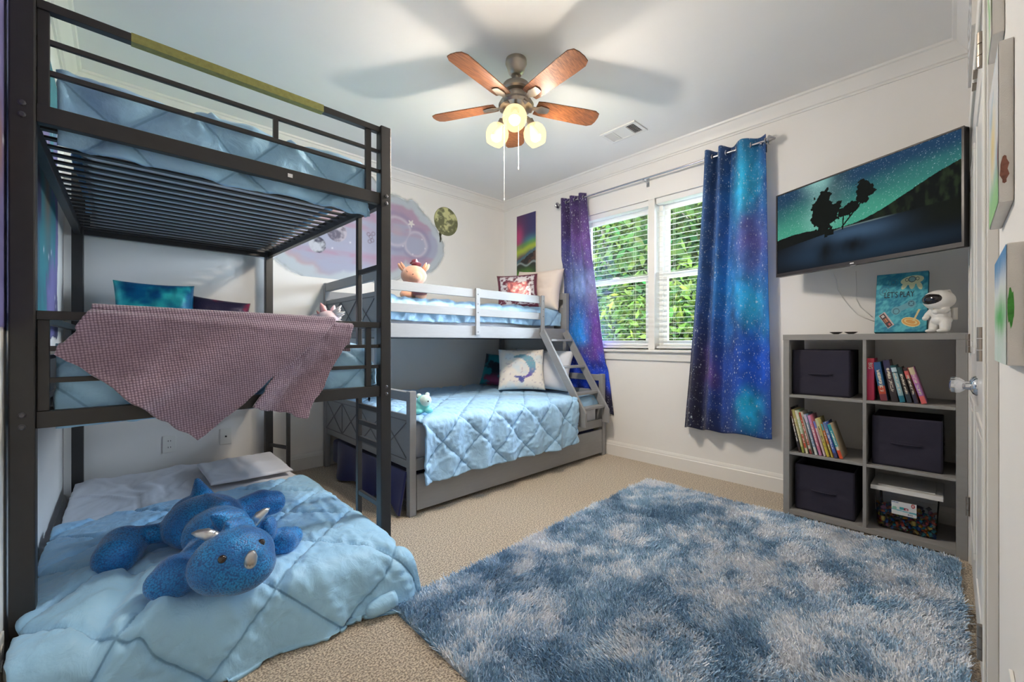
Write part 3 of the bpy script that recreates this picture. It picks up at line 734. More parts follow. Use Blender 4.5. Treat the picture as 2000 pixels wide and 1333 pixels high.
# ladder
for x in (2.925, 3.270):
    m = MB(); y0, z0, y1, z1 = 2.205, .43, 2.685, 1.19
    d = Vector((0, y1-y0, z1-z0)).normalized(); nrm = Vector((0, -d.z, d.y))*.035
    a, b = Vector((0, y0, z0)), Vector((0, y1, z1))
    pts = [(y0-.035, .325), (y0+.035, .325), (y0+.035, z0+.01), ((b-nrm).y, (b-nrm).z-.02), ((b+nrm).y, (b+nrm).z-.02), (y0-.035, z0+.02)]
    m.prism(pts, x, x+.024, lambda p, q, t: (t, p, q)); part('ladder_stile', m, GREY, gb, bevel=.003)
for z, y in ((1.085, 2.615), (.835, 2.47), (.60, 2.32), (.475, 2.245)):
    board('ladder_rung', 2.949, 3.270, y-.04, y+.04, z-.011, z+.011)
mattress('mattress on the upper level of the grey bunk', GX0+.07, GX1-.07, GYM+.125, GYB-.09, 1.137, 1.36)
mattress('mattress on the lower level of the grey bunk', GX0+.07, GX1-.07, GYF+.05, GYB-.05, .312, .55)
comforter('comforter', 'light blue comforter behind the guard rail of the grey bunk', 'comforter', BLUE2, GX0+.10, GX1-.09, GYM+.115, GYB-.08, 1.395, (.06, .05, .19, .02), r=.045, cell=.26, seed=41, wr=.012, zmin=1.205, out=0, fold=.010, amp=.018)
def gwarp(P, s, t):
    k = sst(2.4, 1.9, t)
    P[..., 2] += .05*k*sst(2.5, 3.3, s) + .0*k
    P[..., 1] += .012*np.sin(s*9)*k
    return P
comforter('comforter', 'light blue diamond quilted comforter hanging over the side of the lower grey bed', 'comforter', stitch_shaded(BLUE2, .30, 'pale_quilt'), GX0+.12, 2.86, GYF+.02, GYB-.08, .585, (.05, .03, .42, .02), r=.06, cell=.30, seed=51, wr=.009, step=.008, ripple=.008, warp=gwarp, out=.03, amp=.017, seam=.013)
comforter('fitted_sheet', 'light blue sheet at the pillow end of the lower grey bed', 'sheet', BLUE2, 2.80, GX1-.09, GYF+.10, GYB-.08, .565, (.0, .03, .14, .02), r=.06, cell=9, amp=0, seed=55, wr=.008, zmin=.36, out=0)
NAVY = mat('navy_fleece', (28, 36, 92), .9, var=.15, vs=6, bump=.2, bs=300, sheen=.3)
# navy blanket hanging out of the trundle at the foot end
n, k = 90, 40
yy, vv = np.meshgrid(np.linspace(2.30, 3.38, n), np.linspace(0, 1, k), indexing='ij')
zb = .045 + .05*np.sin(yy*5.5+1.0) + .03*np.sin(yy*13) - .06*sst(2.45, 2.3, yy); zb = np.maximum(zb, .012)
zz = .27 + (zb-.27)*vv
xx = 1.285 + .03*np.sin(yy*17)*vv - .05*vv*sst(2.5, 2.3, yy) - .03*vv
me = npmesh('navy_blanket', np.stack([xx, yy, zz], -1), gridF(n, k), NAVY, off=(1.27, 2.84, .01))
o = link('navy_blanket', me, None, (1.27, 2.84, .01)); s = o.modifiers.new('t', 'SOLIDIFY'); s.thickness = .012
tag(o, 'navy blue fleece blanket hanging out under the foot panel of the grey bunk', 'blanket')
mattress('navy covered trundle mattress under the grey bunk', GX0+.03, GX1-.07, GYF+.06, GYB-.12, .05, .25).data.materials[0] = NAVY
# ---------------- ceiling fan ----------------
FX, FY = 1.722, 1.782
BLADE = mat('walnut_blade', (88, 50, 28), .4, c2=(144, 90, 52), vs=6, stretch=(2.2, 26, 26), bump=.05, bs=60, det=5)
BULBM = emat('bulb_glow', BULB_COL, BULB); LAMPW = mat('bulb_plastic', (235, 232, 226), .5)
SHADE = bpy.data.materials.new('frosted_lit_shade'); SHADE.use_nodes = True; _nt = SHADE.node_tree; _nt.nodes.clear()
_o = _nt.nodes.new('ShaderNodeOutputMaterial'); _t = _nt.nodes.new('ShaderNodeBsdfTransparent'); _e = _nt.nodes.new('ShaderNodeEmission'); _x = _nt.nodes.new('ShaderNodeMixShader')
_e.inputs[0].default_value = (1, .70, .36, 1); _e.inputs[1].default_value = 1.2; _x.inputs[0].default_value = .5; _t.inputs[0].default_value = (1, .98, .95, 1)
_nt.links.new(_t.outputs[0], _x.inputs[1]); _nt.links.new(_e.outputs[0], _x.inputs[2]); _nt.links.new(_x.outputs[0], _o.inputs[0])
fan = thing('ceiling_fan', 'five blade ceiling fan with walnut blades and three lit glass shades', 'ceiling fan', (FX, FY, HC))
fc = (FX, FY, 0)
part('canopy', MB().lathe([(.062, HC), (.064, HC-.02), (.062, HC-.026), (.058, HC-.03), (.05, HC-.06), (.045, HC-.075), (.036, HC-.085), (.03, HC-.09), (0, HC-.092)], 32, None, fc), NICKEL, fan, smooth=30)
part('downrod', MB().lathe([(.011, HC-.145), (.011, HC-.085)], 14, None, fc), NICKEL, fan, smooth=30)
zb = 2.485
part('motor_housing', MB().lathe([(.012, zb+.125), (.05, zb+.12), (.078, zb+.105), (.088, zb+.085), (.088, zb+.07), (.078, zb+.062), (.052, zb+.06), (.05, zb+.045), (.052, zb+.01), (.095, zb+.004), (.105, zb-.014), (.098, zb-.03), (.06, zb-.042), (0, zb-.044)], 36, None, fc), NICKEL, fan, smooth=30)
for k in range(5):
    a = math.radians(47+72*k); R = Matrix.Rotation(a, 3, 'Z') @ Matrix.Rotation(math.radians(-11), 3, 'X')
    prof = [(.125, -.052), (.16, -.058), (.42, -.066), (.50, -.066), (.53, -.05), (.538, -.02), (.538, .02), (.53, .05), (.50, .066), (.42, .066), (.16, .058), (.125, .052)]
    m = MB().prism(prof, -.003, .003, lambda p, q, t: tuple(R @ Vector((p, q, t)) + Vector((FX, FY, zb-.006))))
    bl = part('blade', m, BLADE, fan, bevel=.001)
    arm = MB().prism([(.075, -.018), (.12, -.014), (.15, -.03), (.205, -.022), (.21, 0), (.205, .022), (.15, .03), (.12, .014), (.075, .018)], -.010, -.005, lambda p, q, t: tuple(R @ Vector((p, q, t)) + Vector((FX, FY, zb-.006))))
    arm.prism([(.06, -.016), (.10, -.016), (.10, .016), (.06, .016)], -.03, -.005, lambda p, q, t: tuple(R @ Vector((p, q, t)) + Vector((FX, FY, zb-.006))))
    part('blade_bracket', arm, NICKEL, fan, bevel=.002)
part('light_kit', MB().lathe([(.05, zb-.04), (.052, zb-.055), (.045, zb-.075), (.03, zb-.095), (.022, zb-.11), (.012, zb-.12), (0, zb-.121)], 28, None, fc), NICKEL, fan, smooth=30)
lamp_dirs = [226.5-4, 226.5+118, 226.5-118]
for da in lamp_dirs:
    a = math.radians(da); h = Vector((math.cos(a), math.sin(a), 0)); ax = (h*.42+Vector((0, 0, -.9))).normalized()
    p0 = Vector((FX, FY, zb-.065)) + h*.03; p1 = p0 + h*.06 + Vector((0, 0, -.005))
    part('lamp_arm', MB().tube([p0, (p0+p1)/2+Vector((0, 0, .006)), p1, p1+ax*.012], .009, 10), NICKEL, fan, smooth=40)
    Mx = Vector((0, 0, 1)).rotation_difference(ax).to_matrix()
    part('lamp_socket', MB().lathe([(.012, -.004), (.02, .0), (.022, .02), (.026, .03), (.026, .034)], 18, Mx, p1+ax*.004), NICKEL, fan, smooth=40)
    part('lamp_shade', MB().lathe([(.026, .030), (.046, .040), (.062, .060), (.069, .085), (.068, .108), (.060, .130), (.050, .148), (.044, .158), (.041, .156)], 28, Mx, p1), SHADE, fan, smooth=True)
    part('bulb', MB().lathe([(.0305, .1085), (.029, .117), (.025, .125), (.016, .133), (.0, .137)], 20, Mx, p1), BULBM, fan, smooth=True)
    part('bulb_base_shield', MB().lathe([(.012, .03), (.014, .05), (.024, .075), (.0315, .10), (.0325, .109), (.030, .109), (0, .1075)], 20, Mx, p1), LAMPW, fan, smooth=True)  # unseen opaque base, rim raised to keep bulb light off the ceiling
CHAIN = mat('pull_chain_white', (232, 230, 225), .4, .2)
for (dx, dy, z1, nm) in ((-.06, .04, 1.915, 'pull_chain'), (.0, -.02, 2.10, 'pull_chain')):
    part(nm, MB().tube([(FX+dx, FY+dy, zb-.09), (FX+dx, FY+dy, z1)], .0018, 6).ell((FX+dx, FY+dy, z1-.008), (.004, .004, .01), None, 10, 6), CHAIN, fan)

# ---------------- rug ----------------
rc = [Vector((.797, 1.525, 0)), Vector((2.94, 1.60, 0)), Vector((2.94, -.022, 0)), Vector((.80, -.045, 0))]
def rugpt(a, b):
    A, B, Cc, D = [np.array(q)[:2] for q in rc]
    a = a[..., None]; b = b[..., None]
    return (A*(1-a)+B*a)*(1-b) + (D*(1-a)+Cc*a)*b
def rugcol(x, y):
    n = fbm(x*5+3, y*8, 71, 5); n2 = fbm(x*14+2*n, y*22, 75, 4); n3 = vn(x*30, y*30, 79)
    n4 = fbm(x*34, y*44, 83, 2); n5 = fbm(x*1.3, y*1.3, 88, 2)
    t = sst(.36, .60, n*.38+n2*.34+n4*.28+.06*(n3-.5)+.22*(n5-.5))
    c = mixc(mixc(np.broadcast_to(nlin((132, 168, 198)), x.shape+(3,)), nlin((174, 200, 224)), sst(0, .45, t)), nlin((232, 236, 244)), sst(.42, 1, t))
    return c
rug = thing('shag_rug', 'mottled blue and white shag rug on the beige carpet', 'rug', (1.87, .76, 0))
n = 120; aa, bb = np.meshgrid(np.linspace(0, 1, n), np.linspace(0, 1, n), indexing='ij')
P2 = rugpt(aa, bb); ed = np.minimum(np.minimum(aa, 1-aa), np.minimum(bb, 1-bb))
P = np.concatenate([P2, (.014*sst(0, .01, ed))[..., None]+.001], -1)
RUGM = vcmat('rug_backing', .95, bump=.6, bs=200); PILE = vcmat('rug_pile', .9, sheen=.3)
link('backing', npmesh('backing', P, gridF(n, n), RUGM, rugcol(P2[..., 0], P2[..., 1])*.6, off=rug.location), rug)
rs = np.random.RandomState(5); N = 210000
a = rs.rand(N); b = rs.rand(N); q = rugpt(a, b)
fl = np.stack([fbm(q[:, 0]*5, q[:, 1]*5, 91, 3)-.5, fbm(q[:, 0]*5, q[:, 1]*5, 95, 3)-.5], -1)*.05
tip = q + fl + rs.normal(0, .010, (N, 2)); hgt = .022+.014*rs.rand(N)
base = np.stack([q[:, 0], q[:, 1], np.full(N, .010)], -1); top = np.stack([tip[:, 0], tip[:, 1], hgt], -1)
ang = rs.rand(N)*2*PI; sd = np.stack([np.cos(ang), np.sin(ang), np.zeros(N)], -1)*.0026
V = np.stack([base-sd, base+sd, top+sd*.5, top-sd*.5], 1).reshape(-1, 3)
cc = rugcol(q[:, 0]+rs.normal(0, .012, N), q[:, 1]+rs.normal(0, .012, N))*(.92+.38*rs.rand(N, 1))
o = link('pile', npmesh('pile', V, np.arange(4*N).reshape(N, 4), PILE, np.repeat(cc, 4, 0), smooth=False, off=rug.location), rug); o['kind'] = 'stuff'

# ---------------- curtains ----------------
ROD = mat('silver_rod', (190, 190, 194), .25, 1, var=.05)
XROD, ZROD = 3.325, 2.487
rod = thing('curtain_rod', 'silver curtain rod above the windows', 'curtain rod', (XROD, 1.85, ZROD))
part('rod', MB().tube([(XROD, .905, ZROD), (XROD, 2.80, ZROD)], .0085, 12), ROD, rod, smooth=40)
for y, s in ((.905, -1), (2.80, 1)):
    part('finial', MB().lathe([(.009, 0), (.012, .004), (.012, .012), (.03, .016), (.034, .022), (.004, .06), (0, .06)], 4 if s > 5 else 18, Matrix.Rotation(PI/2*(1 if s < 0 else -1), 3, 'X'), (XROD, y, ZROD)), ROD, rod, smooth=30)
for y in (.935, 2.77, 1.85):
    part('bracket', MB().bx(XROD-.012, XR, y-.006, y+.006, ZROD-.018, ZROD-.010).bx(XR-.004, XR, y-.014, y+.014, ZROD-.05, ZROD+.03), ROD, rod, bevel=.001)
CURT = vcmat('galaxy_cloth', .75, bump=.15, bs=500, stars=[(75, .50, .9), (20, .20, 1.0), (150, .65, .6)], sheen=.1)
def curtain(label, yt0, yt1, yb0, yb1, waves, paint, zt, zb, wfun, amp, seed, lift=0, place=lambda y, z: (XROD-.004, 1.0)):
    n, k = 200, 150
    s, t = np.meshgrid(np.linspace(0, 1, n), np.linspace(0, 1, k), indexing='ij')     # s across, t down
    sw = wfun(s)
    y = (yt0+(yt1-yt0)*s)*(1-t**1.2) + (yb0+(yb1-yb0)*s)*t**1.2
    ph = 2*PI*waves*sw
    am = amp*(1-.25*t) * (1+.25*np.sin(3*s+seed))
    z0_ = zt - (zt-zb)*t
    xc, af = place(y, z0_)
    x = xc + af*(am*np.cos(ph) + .012*t*np.sin(5*s+2*t+seed))
    z = z0_ + lift*s*t - .012*np.cos(ph)*t*t
    z = z + .0*s
    P = np.stack([x, y, z], -1); P = P + normals(P)*(.006*(fbm(s*8, t*5, seed, 3)-.5))[..., None]
    c = paint(s, t)
    base = (XROD, float((yt0+yt1)/2), float(zb))
    me = npmesh('curtain', P, gridF(n, k), CURT, c, np.stack([s*.62, 1-t], -1)*1.0, off=base)
    o = link('curtain', me, None, base); so = o.modifiers.new('t', 'SOLIDIFY'); so.thickness = .003
    tag(o, label, 'curtain')
    m = MB()
    # grommets sit where the cloth crosses the rod
    cr = [j for j in range(n-1) if math.cos(ph[j, 0])*math.cos(ph[j+1, 0]) <= 0]
    for j in cr:
        pr = [(.019+.005*math.cos(q*PI/4), .005*math.sin(q*PI/4)) for q in range(9)]
        g = MB().lathe(pr, 20, Matrix.Rotation(PI/2, 3, 'X'), (XROD, float(y[j, 0]), ZROD))
        part('grommet', g, ROD, o, smooth=True)
    return o
def gb_(s, t, cs, ct, rs_, rt): return np.exp(-(((s-cs)/rs_)**2+((t-ct)/rt)**2))
def paint_right(s, t):
    w = (fbm(s*4, t*9, 31, 4)-.5)*.25; s2 = s+w; t2 = t+w*.6
    c = np.broadcast_to(nlin((24, 58, 128)), s.shape+(3,)).copy()
    def bl(cl, m): 
        nonlocal c; c = mixc(c, nlin(cl), np.clip(m, 0, 1))
    bl((18, 34, 84), sst(.22, .0, t2)*.8)
    bl((44, 78, 120), sst(.55, .2, s2)*sst(.8, .3, t2)*.8)
    bl((28, 30, 58), sst(.45, .15, s2)*sst(.45, .8, t2))
    bl((20, 24, 52), sst(.86, 1.0, t2)*sst(1.0, .3, s2)*.9)
    bl((32, 160, 205), gb_(s2, t2, .72, .17, .20, .14))
    bl((20, 128, 196), gb_(s2, t2, .66, .50, .30, .13)*.95)
    bl((40, 168, 214), gb_(s2, t2, .80, .56, .14, .06)*.8)
    bl((84, 70, 140), gb_(s2, t2, .80, .36, .20, .09)*.8)
    bl((16, 82, 196), gb_(s2, t2, .80, .76, .26, .12)*.9)
    bl((24, 170, 220), gb_(s2, t2, .80, .92, .13, .05))
    bl((96, 60, 128), gb_(s2, t2, .30, .79, .09, .06)*.6)
    bl((14, 22, 60), gb_(s2, t2, .60, .66, .08, .10)*.55)
    return c*(.75+1.15*fbm(s*14, t*34, 37, 4))[..., None]
def paint_left(s, t):
    w = (fbm(s*4, t*9, 41, 4)-.5)*.3; s2 = s+w; t2 = t+w*.5
    c = np.broadcast_to(nlin((52, 46, 108)), s.shape+(3,)).copy()
    def bl(cl, m):
        nonlocal c; c = mixc(c, nlin(cl), np.clip(m, 0, 1))
    bl((50, 36, 80), sst(.30, .12, t2))
    bl((108, 70, 140), gb_(s2, t2, .8, .22, .3, .12)*.7)
    bl((112, 140, 196), gb_(s2, t2, .5, .40, .5, .08)*.9)
    bl((150, 140, 190), gb_(s2, t2, .9, .46, .2, .10)*.6)
    bl((20, 128, 214), gb_(s2, t2, .35, .60, .35, .10))
    bl((110, 60, 160), gb_(s2, t2, .85, .66, .25, .12)*.85)
    bl((26, 70, 200), sst(.72, .82, t2)*sst(.95, .85, t2))
    bl((22, 22, 50), sst(.86, .96, t2))
    return c*(.75+1.15*fbm(s*14, t*34, 47, 4))[..., None]
def leftplace(y, z):
    k = sst(1.95, 1.65, z)                     # squeezed between the bed and the wall
    deep = np.clip(sst(2.60, 2.72, y)+sst(.90, .80, z), 0, 1)
    return (XROD-.004)*(1-k) + (3.352+.036*deep)*k, (1-k) + (.30-.08*deep)*k
curtain('wide blue galaxy print curtain hanging from the rod next to the television', 1.345, .905, 1.50, .868, 3.25, paint_right, 2.535, .385, lambda s: np.where(s < .45, s*1.35, .6075+(s-.45)*.714), .042, 1.0)
curtain('narrow purple and blue galaxy print curtain behind the grey bunk bed', 2.785, 2.47, 2.80, 2.19, 3.25, paint_left, 2.53, .39, lambda s: s*.9, .038, 2.0, place=leftplace)

# ---------------- television ----------------
TVB = mat('tv_black_plastic', (22, 22, 24), .35, var=.05, spec=.5)
def tvpaint(u, v):     # u 0..1 left to right, v 0..1 bottom to top
    n = fbm(u*5, v*5, 3, 5)
    sky = mixc(np.broadcast_to(nlin((70, 158, 132)), u.shape+(3,)), nlin((30, 62, 92)), sst(.42, .95, v+.15*(n-.5)))
    mw = np.exp(-((u-.30-.05*(v-.5)+.1*(n-.5))/.10)**2)*sst(.3, .6, v)
    sky = mixc(sky, nlin((150, 205, 196)), mw*.65*(.5+n))
    sky = mixc(sky, nlin((28, 52, 66)), np.exp(-((u-.40-.1*(n-.5))/.06)**2)*.6*sst(.5, .8, v))
    st = (hash2((u*400).astype(int), (v*220).astype(int), 9) > .972)*.7*hash2((u*400).astype(int), (v*220).astype(int), 19)
    sky = sky + st[..., None]*np.array([.55, .65, .7])
    ridge = np.where(u < .42, .415+.035*np.sin(u*8+.3)-.0*u, .40+.0*u) + .37*sst(.45, 1.12, u) + .012*(fbm(u*60, u*0, 5, 3)-.5)
    c = sky
    hill = (v < ridge)
    hc = mixc(np.broadcast_to(nlin((10, 16, 16)), u.shape+(3,)), nlin((34, 46, 30)), sst(.4, .8, fbm(u*50, v*14, 8, 3))*sst(.45, .8, u))
    c = np.where(hill[..., None], hc, c)
    shore = np.where(u < .45, .30+.20*u, .39+.02*(u-.45))
    lake = v < shore
    lc = mixc(np.broadcast_to(nlin((8, 12, 18)), u.shape+(3,)), nlin((66, 94, 122)), np.exp(-(((u-.5)/.24)**2+((v-.30)/.10)**2))*.9)
    lc = mixc(lc, nlin((34, 56, 78)), gb_(u, v, .30, .16, .25, .12)*.8)
    lc = mixc(lc, nlin((36, 62, 84)), gb_(u, v, .62, .10, .35, .10)*.6)
    lc = mixc(lc, nlin((14, 20, 14)), sst(.62, .95, u)*sst(.08, .3, v)*.9)
    c = np.where(lake[..., None], lc, c)
    c = mixc(c, nlin((120, 140, 140)), np.exp(-((v-shore)/.006)**2)*sst(.35, .45, u)*sst(.75, .6, u)*.8)
    def blobs(lst, k):
        m = np.full_like(u, -2.)
        for cu, cv, r in lst: m = np.maximum(m, 1-np.sqrt(((u-cu)*1.77)**2+(v-cv)**2)/r)
        return m + .9*(fbm(u*45, v*26, k, 3)-.5) > .22
    tr = blobs([(.325, .80, .11), (.30, .71, .11), (.345, .66, .12), (.31, .58, .14), (.36, .56, .13), (.40, .63, .09), (.33, .47, .12)], 13) | (np.abs(u-.343-.02*(v-.4)) < .010)*(v > .33)*(v < .6) | ((np.abs(u-.365) < .025)*(v > .34)*(v < .39))
    t2 = blobs([(.56, .77, .09), (.59, .71, .085), (.555, .66, .085), (.51, .60, .07), (.475, .575, .08), (.445, .56, .06)], 14) | (np.abs(u-.445-.03*(v-.4)) < .004)*(v > .37)*(v < .6) | (np.abs(u-.45-.5*(v-.42)) < .006)*(v > .40)*(v < .62)
    c = np.where((tr | t2)[..., None], nlin((9, 16, 14)), c)
    rf = np.clip(gb_(u, v, .34, .16, .06, .16)+gb_(u, v, .50, .17, .09, .10), 0, 1)*(.6+.6*fbm(u*30, v*8, 23, 3))*(v < .33)
    return mixc(c, nlin((6, 10, 12)), np.clip(rf, 0, 1)*.92)
tl, trr = Vector((3.235, .816, 0)), Vector((2.803, -.039, 0))
td = (trr-tl); tw = td.length; td.normalize(); tn = Vector((-td.y, td.x, 0)); tn = -tn if tn.x > 0 else tn     # faces the room
TZ0, TZ1 = 1.502, 2.052
tv = thing('television', 'wall mounted television showing a starry lake with two trees', 'television', (tl+trr)/2+Vector((0, 0, TZ0)))
def tvf(a, z, d): return tl + td*a + Vector((0, 0, z)) + tn*d
def tvslab(a0, a1, z0, z1, d0, d1): return MB().prism([(a0, z0), (a1, z0), (a1, z1), (a0, z1)], d0, d1, lambda p, q, t: tvf(p, q, t))
part('casing', tvslab(0, tw, TZ0, TZ1, -.035, 0), TVB, tv, bevel=.003)
bz = MB(); 
for r in ((0, tw, TZ0, TZ0+.022), (0, tw, TZ1-.008, TZ1), (0, .009, TZ0+.022, TZ1-.008), (tw-.009, tw, TZ0+.022, TZ1-.008)):
    bz.prism([(r[0], r[2]), (r[1], r[2]), (r[1], r[3]), (r[0], r[3])], 0, .006, lambda p, q, t: tvf(p, q, t))
part('bezel', bz, mat('tv_bezel', (52, 50, 52), .3, .3), tv)
n, k = 420, 240
u, v = np.meshgrid(np.linspace(0, 1, n), np.linspace(0, 1, k), indexing='ij')
o0 = np.array(tvf(.009, TZ0+.022, .002)); P = o0 + (u*(tw-.018))[..., None]*np.array(td) + (v*(TZ1-TZ0-.030))[..., None]*np.array((0, 0, 1))
SCREEN = vcmat('tv_screen', .25, emit=.50)
link('screen', npmesh('screen', P, gridF(n, k), SCREEN, tvpaint(u, v), off=tv.location), tv)
part('logo', tvslab(tw*.5-.010, tw*.5+.010, TZ0+.007, TZ0+.013, .006, .0064), STICK, tv)
part('sensor', tvslab(tw*.5-.014, tw*.5+.014, TZ0-.006, TZ0+.001, -.012, -.001), mat('clear_sensor', (170, 168, 165), .2), tv, bevel=.001)
mid = (tl+trr)/2
arm = MB().beam(mid+Vector((0, 0, 1.78))-tn*.04, Vector((XR-.01, .40, 1.78)), .04, .05).box(tuple(mid+Vector((0, 0, 1.78))-tn*.045), (.02, .25, .25), Matrix.Rotation(math.atan2(tn.y, tn.x), 3, 'Z')).bx(XR-.012, XR-.001, .30, .50, 1.62, 1.94)
part('wall_mount', arm, TVB, tv)
CABLE = mat('white_cable', (226, 224, 220), .5, var=.02)
pts = [atX(*p, XR-.006) for p in ((1627, 533), (1634, 548), (1636, 566), (1648, 585), (1660, 600), (1675, 615), (1690, 622), (1708, 628))]
single('cable', MB().tube(pts, .0022, 6), CABLE, 'thin white cable running down the wall under the television, left strand', 'cable', smooth=True)
pts = [atX(*p, XR-.006) for p in ((1672, 530), (1673, 566), (1672, 585), (1680, 600), (1692, 610), (1704, 620))]
single('cable', MB().tube(pts, .0018, 6), CABLE, 'thin white cable under the television, strand nearer the turquoise canvas', 'cable', smooth=True)

# ---------------- cube shelf ----------------
SHELF = mat('grey_laminate', (146, 145, 144), .5, var=.03, vs=6, stretch=(1, 1, 8), bump=.03, bs=90)
SX0, SX1, SY0, SY1 = 3.0, 3.385, -.052, .722
sh = thing('cube_shelf', 'grey six cube shelf unit against the window wall beside the closet', 'shelf', (3.19, .335, 0))
def sboard(nm, *b): return part(nm, MB().bx(*b), SHELF, sh, bevel=.0015)
sboard('side_panel', SX0, SX1, SY1-.032, SY1, 0, 1.078); sboard('side_panel', SX0, SX1, SY0, SY0+.04, 0, 1.078)
sboard('top_panel', SX0-.001, SX1, SY0-.002, SY1+.002, 1.078, 1.112)
sboard('bottom_panel', SX0+.002, SX1, SY0+.04, SY1-.032, .012, .040)
sboard('divider', SX0+.003, SX1, .327, .343, .04, 1.078)
for z in (.393, .744):
    sboard('shelf_board', SX0+.003, SX1, .343, SY1-.032, z-.016, z); sboard('shelf_board', SX0+.003, SX1, SY0+.04, .327, z-.016, z)
BIN = mat('dark_fabric_bin', (44, 42, 58), .9, var=.06, vs=10, bump=.3, bs=350); 
def fabric_bin(label, x0, y0, y1, z0, h, dep=.30):
    t = thing('fabric_bin', label, 'storage bin', (x0+dep/2, (y0+y1)/2, z0), 'dark fabric bins in the cube shelf')
    yc, w = (y0+y1)/2, (y1-y0); n, k = 30, 24
    def face(nm, f, a0, a1):
        a, b = np.meshgrid(np.linspace(0, 1, n), np.linspace(0, 1, k), indexing='ij')
        wv = .004*(fbm(a*4+y0*9, b*4, int(h*1000)+len(nm), 3)-.5)*2 + .004*np.exp(-((b-.45-.05*np.sin(a*5))/.05)**2)*np.sin(a*9)
        m = np.minimum(np.minimum(a, 1-a), np.minimum(b, 1-b)); wv = wv*sst(0, .15, m)
        me = npmesh(nm, f(a, b, wv), gridF(n, k), BIN, off=t.location); o = link(nm, me, t); s = o.modifiers.new('t', 'SOLIDIFY'); s.thickness = .004; s.offset = 0; return o
    st = lambda *x: np.stack(np.broadcast_arrays(*x), -1)
    fp = face('front_panel', lambda a, b, w_: st(x0+w_, y0+a*w, z0+.002+b*h), 0, 0)
    face('side_panel', lambda a, b, w_: st(x0+a*dep, y0+w_, z0+.002+b*h), 0, 0); face('side_panel', lambda a, b, w_: st(x0+a*dep, y1+w_, z0+.002+b*h), 0, 0)
    face('back_panel', lambda a, b, w_: st(x0+dep+w_, y0+a*w, z0+.002+b*h), 0, 0)
    part('base', MB().bx(x0+.002, x0+dep-.002, y0+.002, y1-.002, z0+.0005, z0+.006), BIN, t)
    r = MB()
    for b in ((x0-.001, x0+.003, y0, y1), (x0+dep-.003, x0+dep+.001, y0, y1), (x0, x0+dep, y0-.001, y0+.003), (x0, x0+dep, y1-.003, y1+.001)): r.bx(*b, z0+h-.008, z0+h+.003)
    part('rim', r, BIN, t, bevel=.001)
    hd = MB().tube([(x0-.003, yc-.06, z0+h*.48), (x0-.010, yc-.03, z0+h*.475), (x0-.010, yc+.03, z0+h*.475), (x0-.003, yc+.06, z0+h*.48)], .004, 6)
    part('handle', hd, BIN, t, smooth=True)
fabric_bin('dark fabric bin in the upper left cube, beside the standing books', 3.055, .405, .682, .744, .272)
fabric_bin('dark fabric bin in the middle right cube, above the clear plastic tub', 3.045, .035, .305, .393, .265, .31)
fabric_bin('dark fabric bin in the lower left cube, below the leaning books', 3.05, .385, .668, .040, .275, .31)
# clear tub
TUB = glassmat('clear_plastic', .07, (.95, .955, .96), .08); LID = mat('tub_lid_white', (228, 228, 226), .35, var=.02)
tub = thing('storage_tub', 'clear plastic tub with white lid full of toy bricks, lower right cube', 'storage tub', (3.18, .17, .04))
x0, x1, y0, y1, z0, z1 = 3.055, 3.345, .045, .300, .0405, .265
tubm = MB(); tb_in = .012
def tap(z): k = (z-z0)/(z1-z0); e = tb_in*(1-k); return x0+e, x1-e, y0+e, y1-e
lo, hi = tap(z0), tap(z1)
def ring(b, z): return [(b[0], b[2], z), (b[1], b[2], z), (b[1], b[3], z), (b[0], b[3], z)]
tubm.add(ring(lo, z0)+ring(hi, z1), [(0, 1, 5, 4), (1, 2, 6, 5), (2, 3, 7, 6), (3, 0, 4, 7), (3, 2, 1, 0)])
o = part('tub_body', tubm, TUB, tub, bevel=.02)
lidm = MB().bx(x0-.014, x1+.014, y0-.014, y1+.014, z1-.012, z1+.012).bx(x0+.015, x1-.015, y0+.015, y1-.015, z1+.012, z1+.017)
part('lid', lidm, LID, tub, bevel=.007)
def labpaint(u, v):
    c = np.broadcast_to(nlin((225, 228, 232)), u.shape+(3,)).copy()
    def put(cl, m):
        nonlocal c; c = np.where(m[..., None], nlin(cl), c)
    put((120, 190, 205), (v < .42-.12*u)*(v > .34-.12*u)); put((90, 170, 185), (v < .36)*(v > .28)*(u > .72)); put((150, 205, 190), gb_(u, v, .12, .48, .12, .14) > .5)
    put((70, 165, 175), (u > .33)*(u < .5)*(v > .42)*(v < .62)); put((150, 40, 70), (u > .5)*(u < .68)*(v > .42)*(v < .60)); put((225, 215, 220), (np.abs(u-.60) < .035)*(v > .45)*(v < .54))
    d = np.sqrt(((u-.86)*1.9)**2+(v-.83)**2); put((176, 36, 52), (d < .15)*(d > .08)); put((176, 36, 52), (d < .15)*(np.abs(v-.83) < .025))
    put((60, 70, 90), (u > .64)*(u < .86)*(v > .06)*(v < .18)*((u*60).astype(int) % 2 == 0)); put((104, 134, 180), (u > .03)*(u < .27)*(v > .86)*(v < .97)*((u*42).astype(int) % 3 != 0))
    return c
n, k = 64, 36; u, v = np.meshgrid(np.linspace(0, 1, n), np.linspace(0, 1, k), indexing='ij')
yl = .228-u*.098; zl = .135+v*.072; xl = x0 - .0012 + tb_in*(1-(zl-z0)/(z1-z0))
LAB = vcmat('paper_label', .5)
link('label_sticker', npmesh('label_sticker', np.stack([xl, yl, zl], -1), gridF(n, k)[:, ::-1], LAB, labpaint(u, v), off=tub.location), tub)
rs = np.random.RandomState(4); pal = [(220, 160, 40), (40, 90, 170), (190, 60, 50), (200, 130, 170), (70, 130, 90), (230, 225, 215), (40, 150, 180), (120, 80, 60), (210, 110, 60), (60, 50, 70), (225, 200, 90)]
bv, bf, bc = [], [], []
